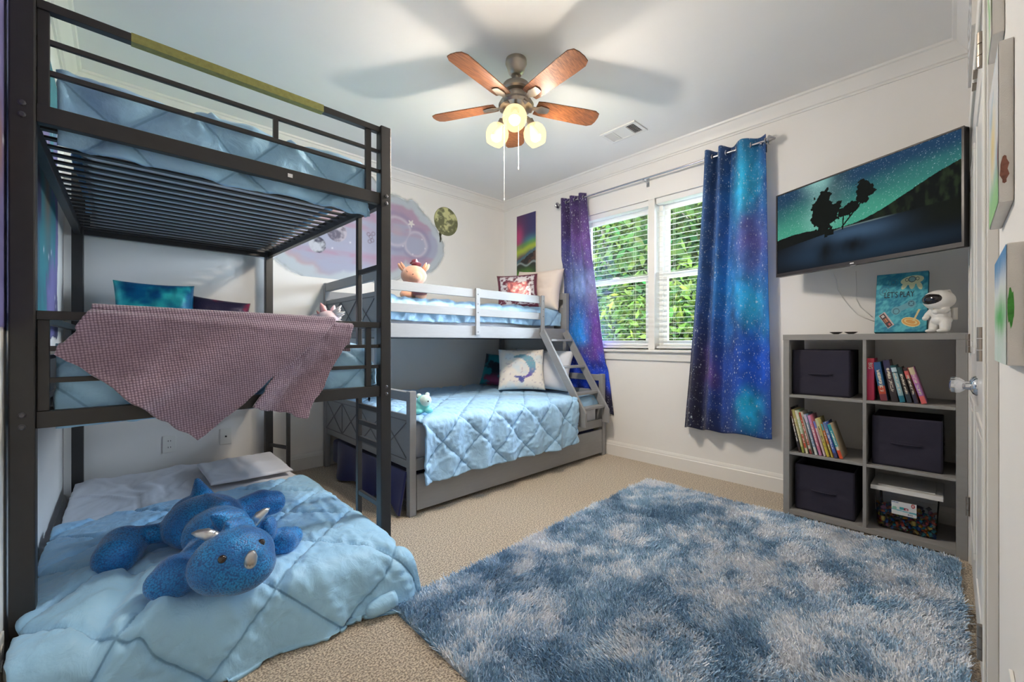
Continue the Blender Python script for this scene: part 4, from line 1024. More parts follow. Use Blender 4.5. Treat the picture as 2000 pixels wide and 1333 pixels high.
for i in range(420):
    c = Vector((x0+.02+rs.rand()*(x1-x0-.04), y0+.02+rs.rand()*(y1-y0-.04), z0+.008+rs.rand()**1.2*(.070 if rs.rand() < .8 else .085)))
    d = (.010+.016*rs.rand(), .010+.008*rs.rand(), .008+.006*rs.rand()); q = MB().box(c, d, Euler(rs.rand(3)*6).to_matrix())
    kk = len(bv); bv += q.v; bf += [tuple(a+kk for a in f) for f in q.f]; bc += [nlin(pal[rs.randint(len(pal))])]*8
bo = link('toy_bricks', npmesh('toy_bricks', bv, bf, vcmat('toy_plastic', .35), np.array(bc), smooth=False, off=(3.2, .17, z0+.002)), None, (3.2, .17, z0+.002))
tag(bo, 'heap of small colourful toy bricks inside the clear tub', 'toy bricks', kind='stuff')

# ---------------- books ----------------
BOOK = vcmat('printed_cover', .45, bump=.05); PAGES = mat('book_pages', (222, 214, 198), .9, var=.05, vs=80, stretch=(1, 60, 1))
def book(label, ub, vb, zs, thick, h, dep, tilt, bands, group, text=None, tcol=None, xf=3.03, seed=0):
    """spine faces the room; ub,vb: foot of the spine's left edge"""
    p = atX(ub, vb, xf); y = p.y
    t = thing('book', label, 'book', (xf, y, zs), group, (-tilt, 0, 0))
    # cover block local: y from 0 to -thick (rightwards in view), x 0..dep
    rs = np.random.RandomState(seed)
    n, k = 10, 60
    a, b = np.meshgrid(np.linspace(0, 1, n), np.linspace(0, 1, k), indexing='ij')
    c = np.zeros((n, k, 3)); 
    for lo, hi, cl in bands: c[(b >= lo)*(b <= hi)] = nlin(cl)
    # title strokes
    tt = (np.abs(a-.5) < .22)*(b > .25)*(b < .8)*(hash2((b*46).astype(int), (a*5).astype(int), seed) > .45)
    if text is None: c[tt] = nlin(tcol or (215, 210, 200))
    bulge = -.0025*(1-(2*a-1)**2)
    sp = link('spine', npmesh('spine', np.stack([bulge, -a*thick, b*h], -1), gridF(n, k)[:, ::-1], BOOK, c), t)
    cov = MB(); cov.bx(0, dep, -.0016, 0, 0, h).bx(0, dep, -thick, -thick+.0016, 0, h)
    cm = npmesh('cover', cov.v, cov.f, BOOK, np.repeat(nlin(bands[len(bands)//2][2])[None], 16, 0), smooth=False)
    # right hand cover prints its picture
    link('cover', cm, t)
    link('pages', mesh_of('pages', MB().bx(.002, dep-.003, -thick+.0016, -.0016, .003, h-.003), PAGES), t)
    if text:
        me = text_mesh('lettering', text[0], text[1], mat('ink_'+text[0].lower(), text[2], .6), .0003, sx=text[4] if len(text) > 4 else 1)
        lo = link('lettering', me, t, (-.0030, -thick*.5, h*text[3])); lo.rotation_euler = Euler((0, 0, 0))
        # reads down the spine, facing -X
        lo.rotation_euler = Matrix(((0, 0, -1), (0, -1, 0), (-1, 0, 0))).to_euler() if not (len(text) > 5) else Matrix(((0, 0, -1), (-1, 0, 0), (0, 1, 0))).to_euler()
    return t
ZU, ZM = .7445, .3935
gu, gl = 'books in the upper right cube', 'books in the middle left cube'
U = [
 ('thick pink book with white capital letters, upright against the divider', 1692.5, 785, .031, .232, 0, [(0, .12, (196, 50, 84)), (.12, .5, (196, 52, 92)), (.5, .75, (190, 54, 100)), (.75, 1, (204, 62, 84))], ('BIG', .024, (240, 236, 232), .82, 1.0)),
 ('blue book with an orange and red foot, second from the divider', 1720, 786, .029, .212, .15, [(0, .17, (120, 50, 62)), (.17, .38, (186, 74, 48)), (.38, .70, (32, 90, 130)), (.70, 1, (40, 86, 136))], None),
 ('dark purple book with a white dot at the foot of its spine', 1742, 788, .026, .225, .17, [(0, .3, (50, 44, 46)), (.3, .7, (66, 52, 60)), (.7, 1, (52, 50, 84))], None),
 ('thin teal book with a pale blue spine panel', 1758, 789, .021, .198, .20, [(0, .17, (28, 110, 134)), (.17, .78, (140, 176, 186)), (.78, .83, (30, 84, 96)), (.83, .94, (186, 208, 216)), (.94, 1, (26, 84, 90))], None),
 ('dark green book with cream title, between the teal book and the red topped one', 1772, 791, .019, .190, .22, [(0, .3, (42, 54, 66)), (.3, .75, (50, 46, 46)), (.75, 1, (36, 68, 72))], None),
 ('black book with a red top patch and a small green mark', 1786, 793, .017, .186, .24, [(0, .3, (52, 50, 70)), (.3, .70, (48, 40, 38)), (.70, .93, (204, 96, 92)), (.93, 1, (60, 40, 40))], None),
 ('pink and lilac book leaning last in the row, dark picture on its cover', 1800, 795, .020, .192, .27, [(0, .22, (222, 104, 104)), (.22, .55, (168, 112, 180)), (.55, .80, (198, 130, 176)), (.80, 1, (206, 190, 156))], None)]
for i, (lb, ub, vb, th_, h, tl_, bands, tx) in enumerate(U):
    book(lb, ub, vb, ZU, th_, h, .16, tl_, bands, gu, tx, (214, 206, 190), 3.03, 60+i)
Lw = [
 ('slim dark book leaning on the shelf side, first of the lower row', 1560, 889, .013, .272, .20, [(0, .12, (60, 44, 40)), (.12, .6, (40, 36, 40)), (.6, 1, (90, 50, 46))]),
 ('yellow green picture book beside the slim dark one', 1567, 890, .011, .262, .22, [(0, .15, (150, 160, 70)), (.15, .6, (206, 196, 140)), (.6, 1, (186, 176, 110))]),
 ('pale green and cream picture book with an orange foot', 1574, 890.5, .012, .258, .225, [(0, .12, (222, 214, 186)), (.12, .45, (196, 84, 56)), (.45, .8, (186, 206, 176)), (.8, 1, (226, 222, 206))]),
 ('rust red picture book in the lower row', 1582, 891, .011, .250, .235, [(0, .12, (140, 50, 44)), (.12, .22, (226, 216, 204)), (.22, 1, (184, 84, 56))]),
 ('grey blue picture book between the rust red and the pink ones', 1592, 892.5, .012, .240, .245, [(0, .2, (206, 214, 210)), (.2, .6, (136, 160, 186)), (.6, .8, (120, 150, 180)), (.8, 1, (206, 196, 222))]),
 ('pink picture book in the middle of the lower row', 1600, 893, .013, .236, .25, [(0, .12, (196, 130, 170)), (.12, .8, (206, 120, 146)), (.8, 1, (206, 146, 196))]),
 ('cream and lilac thin picture book right of the pink one', 1609, 894, .010, .205, .26, [(0, .4, (216, 190, 196)), (.4, .8, (206, 170, 190)), (.8, 1, (120, 130, 206))]),
 ('lime and yellow picture book in the lower row', 1615, 895, .013, .222, .265, [(0, .4, (206, 190, 70)), (.4, .75, (216, 206, 130)), (.75, 1, (206, 214, 166))]),
 ('orange topped thin book left of the blue one', 1624, 896, .009, .196, .27, [(0, .4, (196, 170, 70)), (.4, .8, (206, 120, 60)), (.8, 1, (96, 176, 176))]),
 ('medium blue picture book near the end of the lower row', 1630, 896.5, .015, .205, .28, [(0, .15, (70, 70, 110)), (.15, .6, (70, 100, 180)), (.6, 1, (110, 140, 186))]),
 ('turquoise book with an orange foot, last of the leaning row', 1640, 898, .016, .198, .30, [(0, .25, (214, 84, 50)), (.25, .35, (196, 180, 150)), (.35, 1, (44, 160, 170))])]
for i, (lb, ub, vb, th_, h, tl_, bands) in enumerate(Lw):
    book(lb, ub, vb, ZM, th_, h, .17, tl_, bands, gl, None, (236, 232, 224) if i != 7 else (90, 80, 60), 3.02, 90+i)

# ---------------- on top of the shelf ----------------
ZT = 1.1125
DARKG2 = mat('dark_glossy_dish', (48, 38, 36), .25, var=.2, vs=40, coat=.5)
for (u_, lb) in ((1633, 'small dark shallow dish on the cube shelf, farther from the canvas'), (1662, 'small dark shallow dish on the cube shelf, closer to the canvas')):
    p = atX(u_, 650, 3.12)
    single('small_dish', MB().lathe([(.0, 0), (.010, 0), (.022, .006), (.031, .012), (.032, .0135), (.028, .013), (.015, .0085), (0, .0075)], 24, None, (3.12, p.y, ZT)), DARKG2, lb, 'dish', smooth=40, group='pair of small dark dishes')
# play canvas
def playpaint(u, v):
    n = fbm(u*3+v*5, v*9-u*6, 5, 4); n2 = fbm(u*9+v*14, v*22-u*16, 6, 3)
    c = mixc(np.broadcast_to(nlin((24, 126, 160)), u.shape+(3,)), nlin((86, 186, 200)), sst(.35, .7, n*.6+n2*.4))
    c = mixc(c, nlin((20, 104, 140)), sst(.8, 1, v)*.5)
    def put(cl, m, k=1.0):
        nonlocal c; c = mixc(c, nlin(cl), np.clip(m*1.0, 0, 1)*k)
    def E(cu, cv, ru, rv, rot=0):
        x = (u-cu)*.78; y = v-cv; cr, sr = math.cos(rot), math.sin(rot); return (((x*cr+y*sr)/ru)**2+((-x*sr+y*cr)/rv)**2)
    def ringl(e, w=.10): return (np.abs(np.sqrt(e)-1) < w)
    # pale three pronged pad
    pad = (E(.70, .86, .17, .075, .12) < 1) | (E(.56, .775, .035, .07, -.6) < 1) | (E(.84, .765, .035, .075, .4) < 1) | (E(.70, .80, .045, .09) < 1)
    put((206, 214, 176), pad); put((130, 176, 180), E(.70, .875, .05, .045) < 1); put((90, 110, 110), ringl(E(.70, .875, .05, .045), .14)); put((90, 110, 110), ringl(E(.60, .87, .022, .025), .2)); put((90, 110, 110), ringl(E(.80, .88, .022, .025), .2))
    # faint outlined pad top left
    for cu, cv in ((.17, .70), (.34, .845)):
        put((60, 120, 140), ringl(E(cu, cv, .075, .065, .5), .09), .8); put((70, 110, 130), ringl(E(cu, cv, .035, .035), .2), .7)
    # wide pad in the middle
    wp = (E(.42, .36, .075, .07) < 1) | (E(.70, .46, .07, .065) < 1) | (np.abs((v-.415)-.36*(u-.56)) < .05)*(u > .40)*(u < .72)
    put((108, 166, 182), wp, .85); put((60, 96, 110), ringl(E(.42, .35, .045, .045), .16), .8); put((60, 96, 110), ringl(E(.70, .47, .04, .04), .18), .8)
    for k in range(4): put((54, 84, 100), E(.70+.035*math.cos(k*PI/2), .47+.03*math.sin(k*PI/2), .008, .008) < 1)
    # small rectangular pad
    rot = -.95; x = ((u-.235)*.78*math.cos(rot)+(v-.205)*math.sin(rot)); y = (-(u-.235)*.78*math.sin(rot)+(v-.205)*math.cos(rot))
    put((212, 184, 180), (np.abs(x) < .135)*(np.abs(y) < .055)); put((66, 58, 62), (np.abs(x) < .125)*(np.abs(y+.008) < .042)); put((206, 128, 90), (np.abs(x-.0) < .035)*(np.abs(y+.008) < .036)*((y*90).astype(int) % 2 == 0)); put((206, 100, 90), (np.abs(x-.085) < .02)*(np.abs(y) < .016)); put((196, 190, 186), (np.abs(x+.085) < .022)*(np.abs(y+.008) < .022))
    # joystick
    st = (E(.70, .165, .125, .06, -.25) < 1); put((226, 208, 150), E(.70, .165, .14, .075, -.25) < 1); put((218, 160, 84), st); put((226, 206, 140), ringl(E(.70, .17, .085, .035, -.25), .16))
    put((222, 206, 150), (np.abs((u-.80)-.55*(v-.27)) < .02)*(v > .18)*(v < .37))
    return c
pb = thing('play_canvas', 'turquoise painted canvas of game controllers leaning on the wall above the shelf', 'canvas', (3.215, .205, ZT), rot=(0, 0, 0))
A = atX(1707, 646, 3.17); B = atX(1807, 646, 3.155)
dx = Vector((B.x-A.x, B.y-A.y, 0)); cw = .262; dx.normalize(); nrm = Vector((dx.y, -dx.x, 0)); nrm = nrm if nrm.x < 0 else -nrm
lean = math.radians(13); up = Vector((0, 0, 1))*math.cos(lean) - nrm*math.sin(lean); outn = nrm*math.cos(lean) + Vector((0, 0, 1))*math.sin(lean)
pw, phh, pth = (B-A).length*1.03, .348, .035
O = Vector((A.x, A.y, ZT+.0005)); pb.location = O + dx*pw/2
TEALE = mat('teal_canvas_edge', (22, 110, 128), .7, var=.2, vs=20, bump=.2, bs=300)
O2 = O - outn*0 + Vector((0, 0, pth*math.sin(lean)))*1.0
part('canvas_body', MB().prism([(0, 0), (pw, 0), (pw, phh), (0, phh)], -pth, 0, lambda p, q, t: O+dx*p+up*q+outn*t+Vector((0, 0, pth*math.sin(lean)))), TEALE, pb, bevel=.003)
n, k = 150, 190; u, v = np.meshgrid(np.linspace(.008, .992, n), np.linspace(.008, .992, k), indexing='ij')
P = np.array(O2+outn*.0008) + (u*pw)[..., None]*np.array(dx) + (v*phh)[..., None]*np.array(up)
link('painted_face', npmesh('painted_face', P, gridF(n, k), vcmat('acrylic_paint', .55, bump=.3, bs=260), playpaint(u, v), off=pb.location), pb)
INK = mat('black_ink', (28, 32, 36), .6)
me = text_mesh('lettering', "LET'S PLAY", .034, INK, .0003, sx=.78)
lo = link('lettering', me, pb); Mr = Matrix((dx, up, outn)).transposed().to_4x4(); Mr.translation = O2+dx*pw*.46+up*phh*.625+outn*.0014-pb.location
sq = Matrix.Identity(4); sq[1][1] = 1.45; lo.matrix_local = Mr @ sq
# astronaut lamp
WHT = mat('white_glossy_plastic', (232, 230, 226), .3, var=.01, coat=.3); VIS = mat('dark_visor', (40, 34, 36), .06, .6, var=.1, coat=1); GOLD = mat('gold_print', (206, 186, 90), .4, .3)
ac = Vector((3.06, .045, ZT)); s = .235
au = thing('astronaut_lamp', 'white astronaut figure lamp with dark oval visor on the cube shelf', 'lamp', ac)
yaw = math.radians(138)       # looks towards the window side of the room
Rz = Matrix.Rotation(yaw, 3, 'Z')
def A_(x, y, z): return ac + Rz @ Vector((x, y, z))
body = MB()
Mt = Rz @ Matrix.Rotation(-.12, 3, 'Y')
body.ell(A_(.004, 0, .168), (.058, .064, .052), Mt, 28, 18)
body.ell(A_(-.006, 0, .095), (.034, .04, .046), Rz, 20, 14); body.ell(A_(-.004, 0, .118), (.03, .036, .03), Rz); body.ell(A_(-.008, 0, .066), (.038, .044, .028), Rz)
for sgn in (1, -1):
    body.tube([A_(-.004, .022*sgn, .065), A_(.0, .026*sgn, .035), A_(.004, .028*sgn, .012)], [.024, .022, .019], 14); body.ell(A_(.016, .028*sgn, .011), (.028, .018, .0112), Rz)
body.tube([A_(0, .036, .118), A_(.03, .044, .108), A_(.056, .04, .106)], [.015, .0145, .012], 12); body.ell(A_(.062, .039, .106), .014)
body.tube([A_(0, -.036, .118), A_(.006, -.054, .095), A_(.022, -.05, .08)], [.015, .0145, .012], 12); body.ell(A_(.026, -.048, .078), .013)
bo = link('body', blob_mesh('body', body, WHT, .0028, 5, ac), au)
part('visor', MB().ell(A_(.034, 0, .172), (.034, .050, .033), Mt, 28, 16), VIS, au, smooth=True)
rim = MB(); ring_ = []
for q in range(33):
    t = q/32*2*PI; ring_.append(A_(.048 - .016*math.cos(t)**2*.0, .0505*math.cos(t)*.86, .172+.034*math.sin(t)*.88) + Rz @ Vector((-.012*abs(math.cos(t))**2, 0, 0)))
part('visor_rim', rim.tube(ring_, .004, 8, False), WHT, au, smooth=True)
part('backpack', MB().box(A_(-.052, 0, .098), (.026, .062, .066), Rz), WHT, au, bevel=.006)
fl = part('antenna_box', MB().box(A_(-.048, -.02, .208), (.022, .05, .026), Rz @ Matrix.Rotation(.5, 3, 'Y')), WHT, au, bevel=.004)
part('gold_stripe', MB().box(A_(-.048, -.02, .208), (.0225, .036, .010), Rz @ Matrix.Rotation(.5, 3, 'Y')), GOLD, fl)
for z in (.125, .112): part('button', MB().ell(A_(.030, .0, z), .004, None, 8, 6), GOLD, au)

# ---------------- canvases and decals ----------------
CEDGE = mat('raw_canvas_edge', (226, 222, 217), .85, var=.03, vs=30, bump=.25, bs=500)
def wall_canvas(label, x0, x1, z0, z1, paint, seed, th=.019):
    t = thing('wall_canvas', label, 'canvas', ((x0+x1)/2, YN+.001, z0), 'painted canvases on the closet wall')
    part('stretcher', MB().bx(x0, x1, YN+.0005, YN+th, z0, z1), CEDGE, t, bevel=.002)
    n, k = 70, 70; u, v = np.meshgrid(np.linspace(.004, .996, n), np.linspace(.004, .996, k), indexing='ij')
    P = np.stack([x0+(x1-x0)*u, np.full_like(u, YN+th+.0006), z0+(z1-z0)*v], -1)
    link('painted_face', npmesh('painted_face', P, gridF(n, k)[:, ::-1], ACR, paint(u, v), off=t.location), t)
    return t
ACR = vcmat('thick_acrylic', .6, bump=.5, bs=120)
def pc1(u, v):
    c = np.broadcast_to(nlin((214, 216, 206)), u.shape+(3,)).copy(); n = fbm(u*4, v*4, 7, 4)
    c = mixc(c, nlin((120, 190, 110)), sst(.45, .7, n)*.9); c = mixc(c, nlin((120, 60, 50)), gb_(u, v, .1, .3, .08, .2)); return c
def pc2(u, v):
    n = fbm(u*3, v*6, 17, 4); c = mixc(np.broadcast_to(nlin((212, 214, 216)), u.shape+(3,)), nlin((160, 186, 206)), sst(.4, .7, n))
    c = mixc(c, nlin((228, 200, 110)), gb_(u, v, .55, .5, .25, .22)*.8); c = mixc(c, nlin((140, 200, 110)), sst(.35, .1, v)*.8); c = mixc(c, nlin((130, 70, 60)), gb_(u, v, .05, .30, .06, .12)); return c
def pc3(u, v):
    n = fbm(u*8, v*3, 27, 4); c = mixc(np.broadcast_to(nlin((222, 226, 228)), u.shape+(3,)), nlin((76, 138, 190)), sst(.62, .95, v+.2*(n-.5)))
    c = mixc(c, nlin((70, 170, 80)), gb_(u, v+.15*(n-.5), .5, .42, .6, .17)); c = mixc(c, nlin((186, 212, 200)), sst(.3, .1, v)*.8*n*1.5); return c
wall_canvas('small greenish painted canvas, uppermost of the three right of the closet doors', 1.385, 1.53, 1.735, 2.05, pc1, 1)
c2_ = wall_canvas('yellow and pale blue painted canvas, middle one of three right of the closet doors', 1.19, 1.47, 1.325, 1.625, pc2, 2)
part('paint_smear', MB().prism([(YN+.012+.005*math.cos(q*PI/8)*(1+.3*math.sin(q*3)), 1.385+.026*math.sin(q*PI/8)) for q in range(16)], 1.1893, 1.1899, lambda p, q, t: (t, p, q)), mat('brown_smear', (130, 84, 70), .7, var=.4, vs=90), c2_)
c3_ = wall_canvas('painted canvas with blue sky and green, lowest of three right of the closet doors', 1.02, 1.285, 1.028, 1.222, pc3, 3)
part('paint_smear', MB().prism([(YN+.015+.0035*math.cos(q*PI/8), 1.12+.03*math.sin(q*PI/8)*(1+.2*math.sin(q*2.3))) for q in range(16)], 1.0193, 1.0199, lambda p, q, t: (t, p, q)), mat('green_smear', (70, 150, 60), .7, var=.3, vs=90), c3_)
def pc4(u, v):
    c = np.broadcast_to(nlin((216, 218, 220)), u.shape+(3,)).copy()
    c = mixc(c, nlin((70, 58, 44)), (hash2((u*22).astype(int), (v*14).astype(int), 3) > .62)*((v > .62)*(v < .92)+(v > .12)*(v < .5))*.95); return c
wall_canvas('pale canvas with dark brown brush marks above the closet doors', 2.25, 2.80, 2.215, 2.50, pc4, 4, .03)
# aurora canvas on the window wall
def aurora(u, v):
    n = fbm(u*3, v*5, 51, 4)
    c = mixc(np.broadcast_to(nlin((84, 54, 96)), u.shape+(3,)), nlin((62, 60, 110)), sst(.1, .9, u))
    c = mixc(c, nlin((196, 66, 120)), gb_(u, v, .12, .72, .22, .14)*.9)
    c = mixc(c, nlin((70, 140, 160)), gb_(u, v, .75, .66, .4, .07)*.9)
    c = mixc(c, nlin((176, 196, 70)), np.exp(-((v-.53-.08*u+.04*(n-.5))/.05)**2))
    c = mixc(c, nlin((96, 166, 70)), np.exp(-((v-.60-.06*u)/.03)**2)*.6)
    ridge = .43+.15*u+.03*(fbm(u*24, u*0, 5, 2)-.5)
    c = np.where((v < ridge)[..., None], mixc(np.broadcast_to(nlin((44, 42, 46)), u.shape+(3,)), nlin((92, 70, 60)), sst(.4, .7, fbm(u*6, v*18, 9, 3))), c)
    c = np.where(((v < ridge)*(v > ridge-.035))[..., None], nlin((76, 110, 124)), c)
    lake = v < .385; lk = mixc(np.broadcast_to(nlin((44, 46, 48)), u.shape+(3,)), nlin((110, 176, 60)), gb_(u, v+.04*(n-.5), .35, .22, .5, .09))
    c = np.where(lake[..., None], lk, c); c = mixc(c, nlin((160, 178, 180)), np.exp(-((v-.385-.02*np.sin(u*9))/.012)**2)*.8)
    return c
ay0, ay1, az0, az1 = 3.19, 3.495, 1.60, 2.53
at_ = thing('aurora_canvas', 'tall narrow aurora landscape canvas near the room corner', 'canvas', (XR-.02, 3.34, az0))
part('stretcher', MB().bx(XR-.022, XR-.0005, ay0, ay1, az0, az1), CEDGE, at_, bevel=.002)
n, k = 60, 160; u, v = np.meshgrid(np.linspace(.003, .997, n), np.linspace(.002, .998, k), indexing='ij')
link('painted_face', npmesh('painted_face', np.stack([np.full_like(u, XR-.0228), ay1-(ay1-ay0)*u, az0+(az1-az0)*v], -1), gridF(n, k), ACR, aurora(u, v), off=at_.location), at_)
# moon decal
n, k = 90, 40; rr, tt = np.meshgrid(np.linspace(0, 1, k), np.linspace(0, 2*PI, n), indexing='ij')
mx, mz = rr*np.cos(tt), rr*np.sin(tt); nn = fbm(mx*2.2+4, mz*2.2+9, 61, 5)
mc = mixc(np.broadcast_to(nlin((206, 206, 150)), mx.shape+(3,)), nlin((112, 114, 82)), sst(.46, .62, nn+.10*(-mz*.5+np.abs(mx)*.3)))
mc = mixc(mc, nlin((110, 112, 74)), sst(.93, 1, rr)*.8)
for i in range(14):
    cx, cz, cr = random.uniform(-.8, .8), random.uniform(-.8, .8), random.uniform(.03, .09); mc = mixc(mc, nlin((216, 214, 176)), np.exp(-((np.sqrt((mx-cx)**2+(mz-cz)**2)-cr)/.018)**2)*.5)
MC = Vector((2.568, YF-.0015, 2.362)); DEC = vcmat('vinyl_decal', .6)
mo = link('moon_decal', npmesh('moon_decal', np.stack([MC.x+.152*mx, np.full_like(mx, MC.y), MC.z+.152*mz], -1), gridF(k, n), DEC, mc, off=MC), None, MC)
tag(mo, 'round yellowish moon sticker on the wall above the grey bunk', 'wall decal')
so_ = mo.modifiers.new('t', 'SOLIDIFY'); so_.thickness = .0008
GRN = mat('olive_decal', (110, 112, 84), .7, var=.3, vs=60)
pc = atY(860, 461, YF-.001); m = MB()
for (a, b, r1, r2) in ((0, .02, .018, .022), (.002, -.012, .010, .014), (.004, -.034, .014, .010), (-.002, -.055, .008, .014)):
    m.prism([(pc.x+a+r1*math.cos(q*PI/8), pc.z+b+r2*math.sin(q*PI/8)) for q in range(16)], YF-.0012, YF-.0004, lambda p, q, t: (p, t, q))
single('small_decal', m, GRN, 'tiny olive figure sticker just below the moon sticker', 'wall decal')
# mural clouds on the far wall
def cloudmask(x, z, lobes, gr=0):
    m = np.full_like(x, -9.)
    for cx, cz, r in lobes: m = np.maximum(m, 1 + gr/r - np.sqrt((x-cx)**2+(z-cz)**2)/r)
    return m
def px(u_, v_): p = atY(u_, v_, YF); return p.x, p.z
lobes = [(*px(775, 452), .30), (*px(812, 478), .26), (*px(742, 470), .34), (*px(690, 470), .30), (*px(640, 478), .27), (*px(600, 470), .24), (1.62, 2.25, .30), (1.05, 2.15, .22), (.86, 1.95, .16)]
n, k = 340, 200; X, Z = np.meshgrid(np.linspace(.55, 2.62, n), np.linspace(1.62, 2.62, k), indexing='ij')
wz = (fbm(X*5, Z*5, 81, 4)-.5)*.10
m0 = cloudmask(X+wz, Z+wz, lobes, .07); m1 = cloudmask(X+wz, Z+wz, lobes)
c = np.broadcast_to(nlin((196, 206, 216)), X.shape+(3,)).copy()
fl_ = fbm(X*1.7+2*fbm(X*2, Z*3, 5, 3), Z*7, 83, 4)
inner = mixc(mixc(np.broadcast_to(nlin((186, 160, 186)), X.shape+(3,)), nlin((176, 180, 206)), sst(.4, .6, fl_)), nlin((206, 176, 182)), sst(.55, .75, fbm(X*2, Z*4, 87, 4)))
rp = cloudmask(X+wz*.5, Z+wz*.5, lobes[:2]); inner = mixc(inner, nlin((150, 146, 184)), np.exp(-((rp-.42)/.10)**2)*.55); inner = mixc(inner, nlin((214, 208, 222)), np.exp(-((rp-.55)/.05)**2)*.7)
inner = mixc(inner, nlin((206, 160, 150)), sst(.34, .05, m1)*sst(1.5, 1.1, X)*.6)
c = mixc(c, inner, sst(.02, .16, m1))
# small planets and a star
for (u_, v_, r_, ca, cb) in ((658, 453, .088, (112, 108, 128), (196, 190, 206)), (620, 478, .07, (206, 210, 222), (70, 70, 92))):
    cx, cz = px(u_, v_); d = np.sqrt((X-cx)**2+(Z-cz)**2)/r_; sh_ = fbm(X*30, Z*30, 7, 3)
    pcx = mixc(np.broadcast_to(nlin(ca), X.shape+(3,)), nlin(cb), sst(.4, .7, sh_*.6+.4*((X-cx)/r_*.5+.5))); c = mixc(c, pcx, sst(1.03, .97, d))
sx_, sz_ = px(803, 437); ang = np.arctan2(Z-sz_, X-sx_); dd = np.sqrt((X-sx_)**2+(Z-sz_)**2); c = mixc(c, nlin((236, 232, 230)), sst(1, .8, dd/(.022+.022*np.abs(np.cos(ang*2.5+.4))**3)))
for (u_, v_) in ((787, 481), (806, 497), (649, 485), (700, 518), (824, 468), (748, 484), (830, 486), (684, 474)):
    cx, cz = px(u_, v_); c = mixc(c, nlin((240, 240, 246)), np.exp(-((X-cx)**2+(Z-cz)**2)/.007**2))
# painted scribble
for (u_, v_) in ((720, 458), (724, 463), (729, 457), (727, 470), (722, 472)):
    cx, cz = px(u_, v_); c = mixc(c, nlin((120, 96, 110)), np.exp(-((np.sqrt((X-cx)**2+(Z-cz)**2)-.016)/.004)**2)*.7)
al = sst(-.06, .16, m0)*.9
MUR = vcmat('wall_mural_paint', .75, alpha=True)
mp = (1.6, YF-.0012, 1.62)
mu = link('wall_mural', npmesh('wall_mural', np.stack([X, np.full_like(X, YF-.0012), Z], -1), gridF(n, k), MUR, np.concatenate([c, al[..., None]], -1), off=mp), None, mp)
tag(mu, 'pastel pink and lilac galaxy cloud mural painted on the back wall', 'mural')
# mural on the left wall
n, k = 160, 160; Y, Z = np.meshgrid(np.linspace(1.2, 3.5, n), np.linspace(1.05, 2.5, k), indexing='ij')
f = fbm(Y*1.2, Z*2.4, 101, 5); g2 = fbm(Y*2.5, Z*1.2, 105, 4)
c = mixc(mixc(np.broadcast_to(nlin((74, 70, 108)), Y.shape+(3,)), nlin((122, 116, 168)), sst(.35, .6, f)), nlin((60, 140, 150)), sst(.52, .62, g2)*.9); c = mixc(c, nlin((44, 48, 66)), sst(.5, .7, fbm(Y*2, Z*2, 109, 3))*.7); c = mixc(c, nlin((150, 110, 84)), gb_(Y, Z, 2.9, 1.75, .12, .2)*.7+gb_(Y, Z, 1.80, 1.62, .05, .12)*.8)
for i in range(40):
    yy_, zz_ = random.uniform(1.3, 3.3), random.uniform(1.1, 2.4); c = mixc(c, nlin((225, 228, 240)), np.exp(-((Y-yy_)**2+(Z-zz_)**2)/.012**2))
edge = np.minimum(np.minimum(3.36+.10*(fbm(Z*6, Z*0, 3, 3)-.5)-Y, Y-1.25), np.minimum(Z-1.1-.1*(fbm(Y*5, Y*0, 4, 3)-.5), 2.44-Z))
mp = (XL+.0012, 2.3, 1.05)
mu = link('wall_mural', npmesh('wall_mural', np.stack([np.full_like(Y, XL+.0012), Y, Z], -1), gridF(n, k), MUR, np.concatenate([c, sst(0, .015, edge)[..., None]], -1), off=mp), None, mp)
tag(mu, 'dark purple and teal nebula mural on the left wall behind the black bunk', 'mural')
# ---------------- cushions ----------------
def cushion(name, label, cat, w, h, t, m, loc, rot, colf=None, seed=0, group=None, **kw):
    o = link(name, pillow_mesh(name, w, h, t, m, colf, seed, **kw), None, loc, rot); return tag(o, label, cat, group)
TEALS = vcmat('teal_sequins', .3, .3, bump=1.0, bs=130, sequin=True)
def cp_teal(u, v):
    n = fbm(u*4, v*4, 5, 4); c = mixc(np.broadcast_to(nlin((14, 120, 172)), u.shape+(3,)), nlin((60, 214, 214)), sst(.4, .7, n)); return mixc(c, nlin((14, 70, 130)), sst(.5, .75, fbm(u*7, v*3, 9, 3))*.7)
def cp_dark(u, v):
    n = fbm(u*4, v*4, 15, 4); return mixc(np.broadcast_to(nlin((52, 46, 74)), u.shape+(3,)), nlin((130, 24, 62)), sst(.52, .62, n))
def cp_rose(u, v):
    e = np.minimum(np.minimum(u, 1-u), np.minimum(v, 1-v)); n = fbm(u*16, v*16, 25, 3)
    c = mixc(np.broadcast_to(nlin((110, 50, 70)), u.shape+(3,)), nlin((226, 220, 224)), sst(.62, .45, n)*(np.abs(e-.17+.10*(n-.5)) < .10)); return mixc(c, nlin((206, 120, 116)), sst(.24, .3, e)*(.4+.6*(n > .5)))
def cp_mer(u, v):
    n = fbm(u*5, v*5, 35, 4); c = mixc(np.broadcast_to(nlin((30, 130, 140)), u.shape+(3,)), nlin((30, 44, 56)), sst(.45, .55, n)); c = mixc(c, nlin((150, 60, 100)), sst(.4, .1, v)*sst(.4, .6, n)); return c
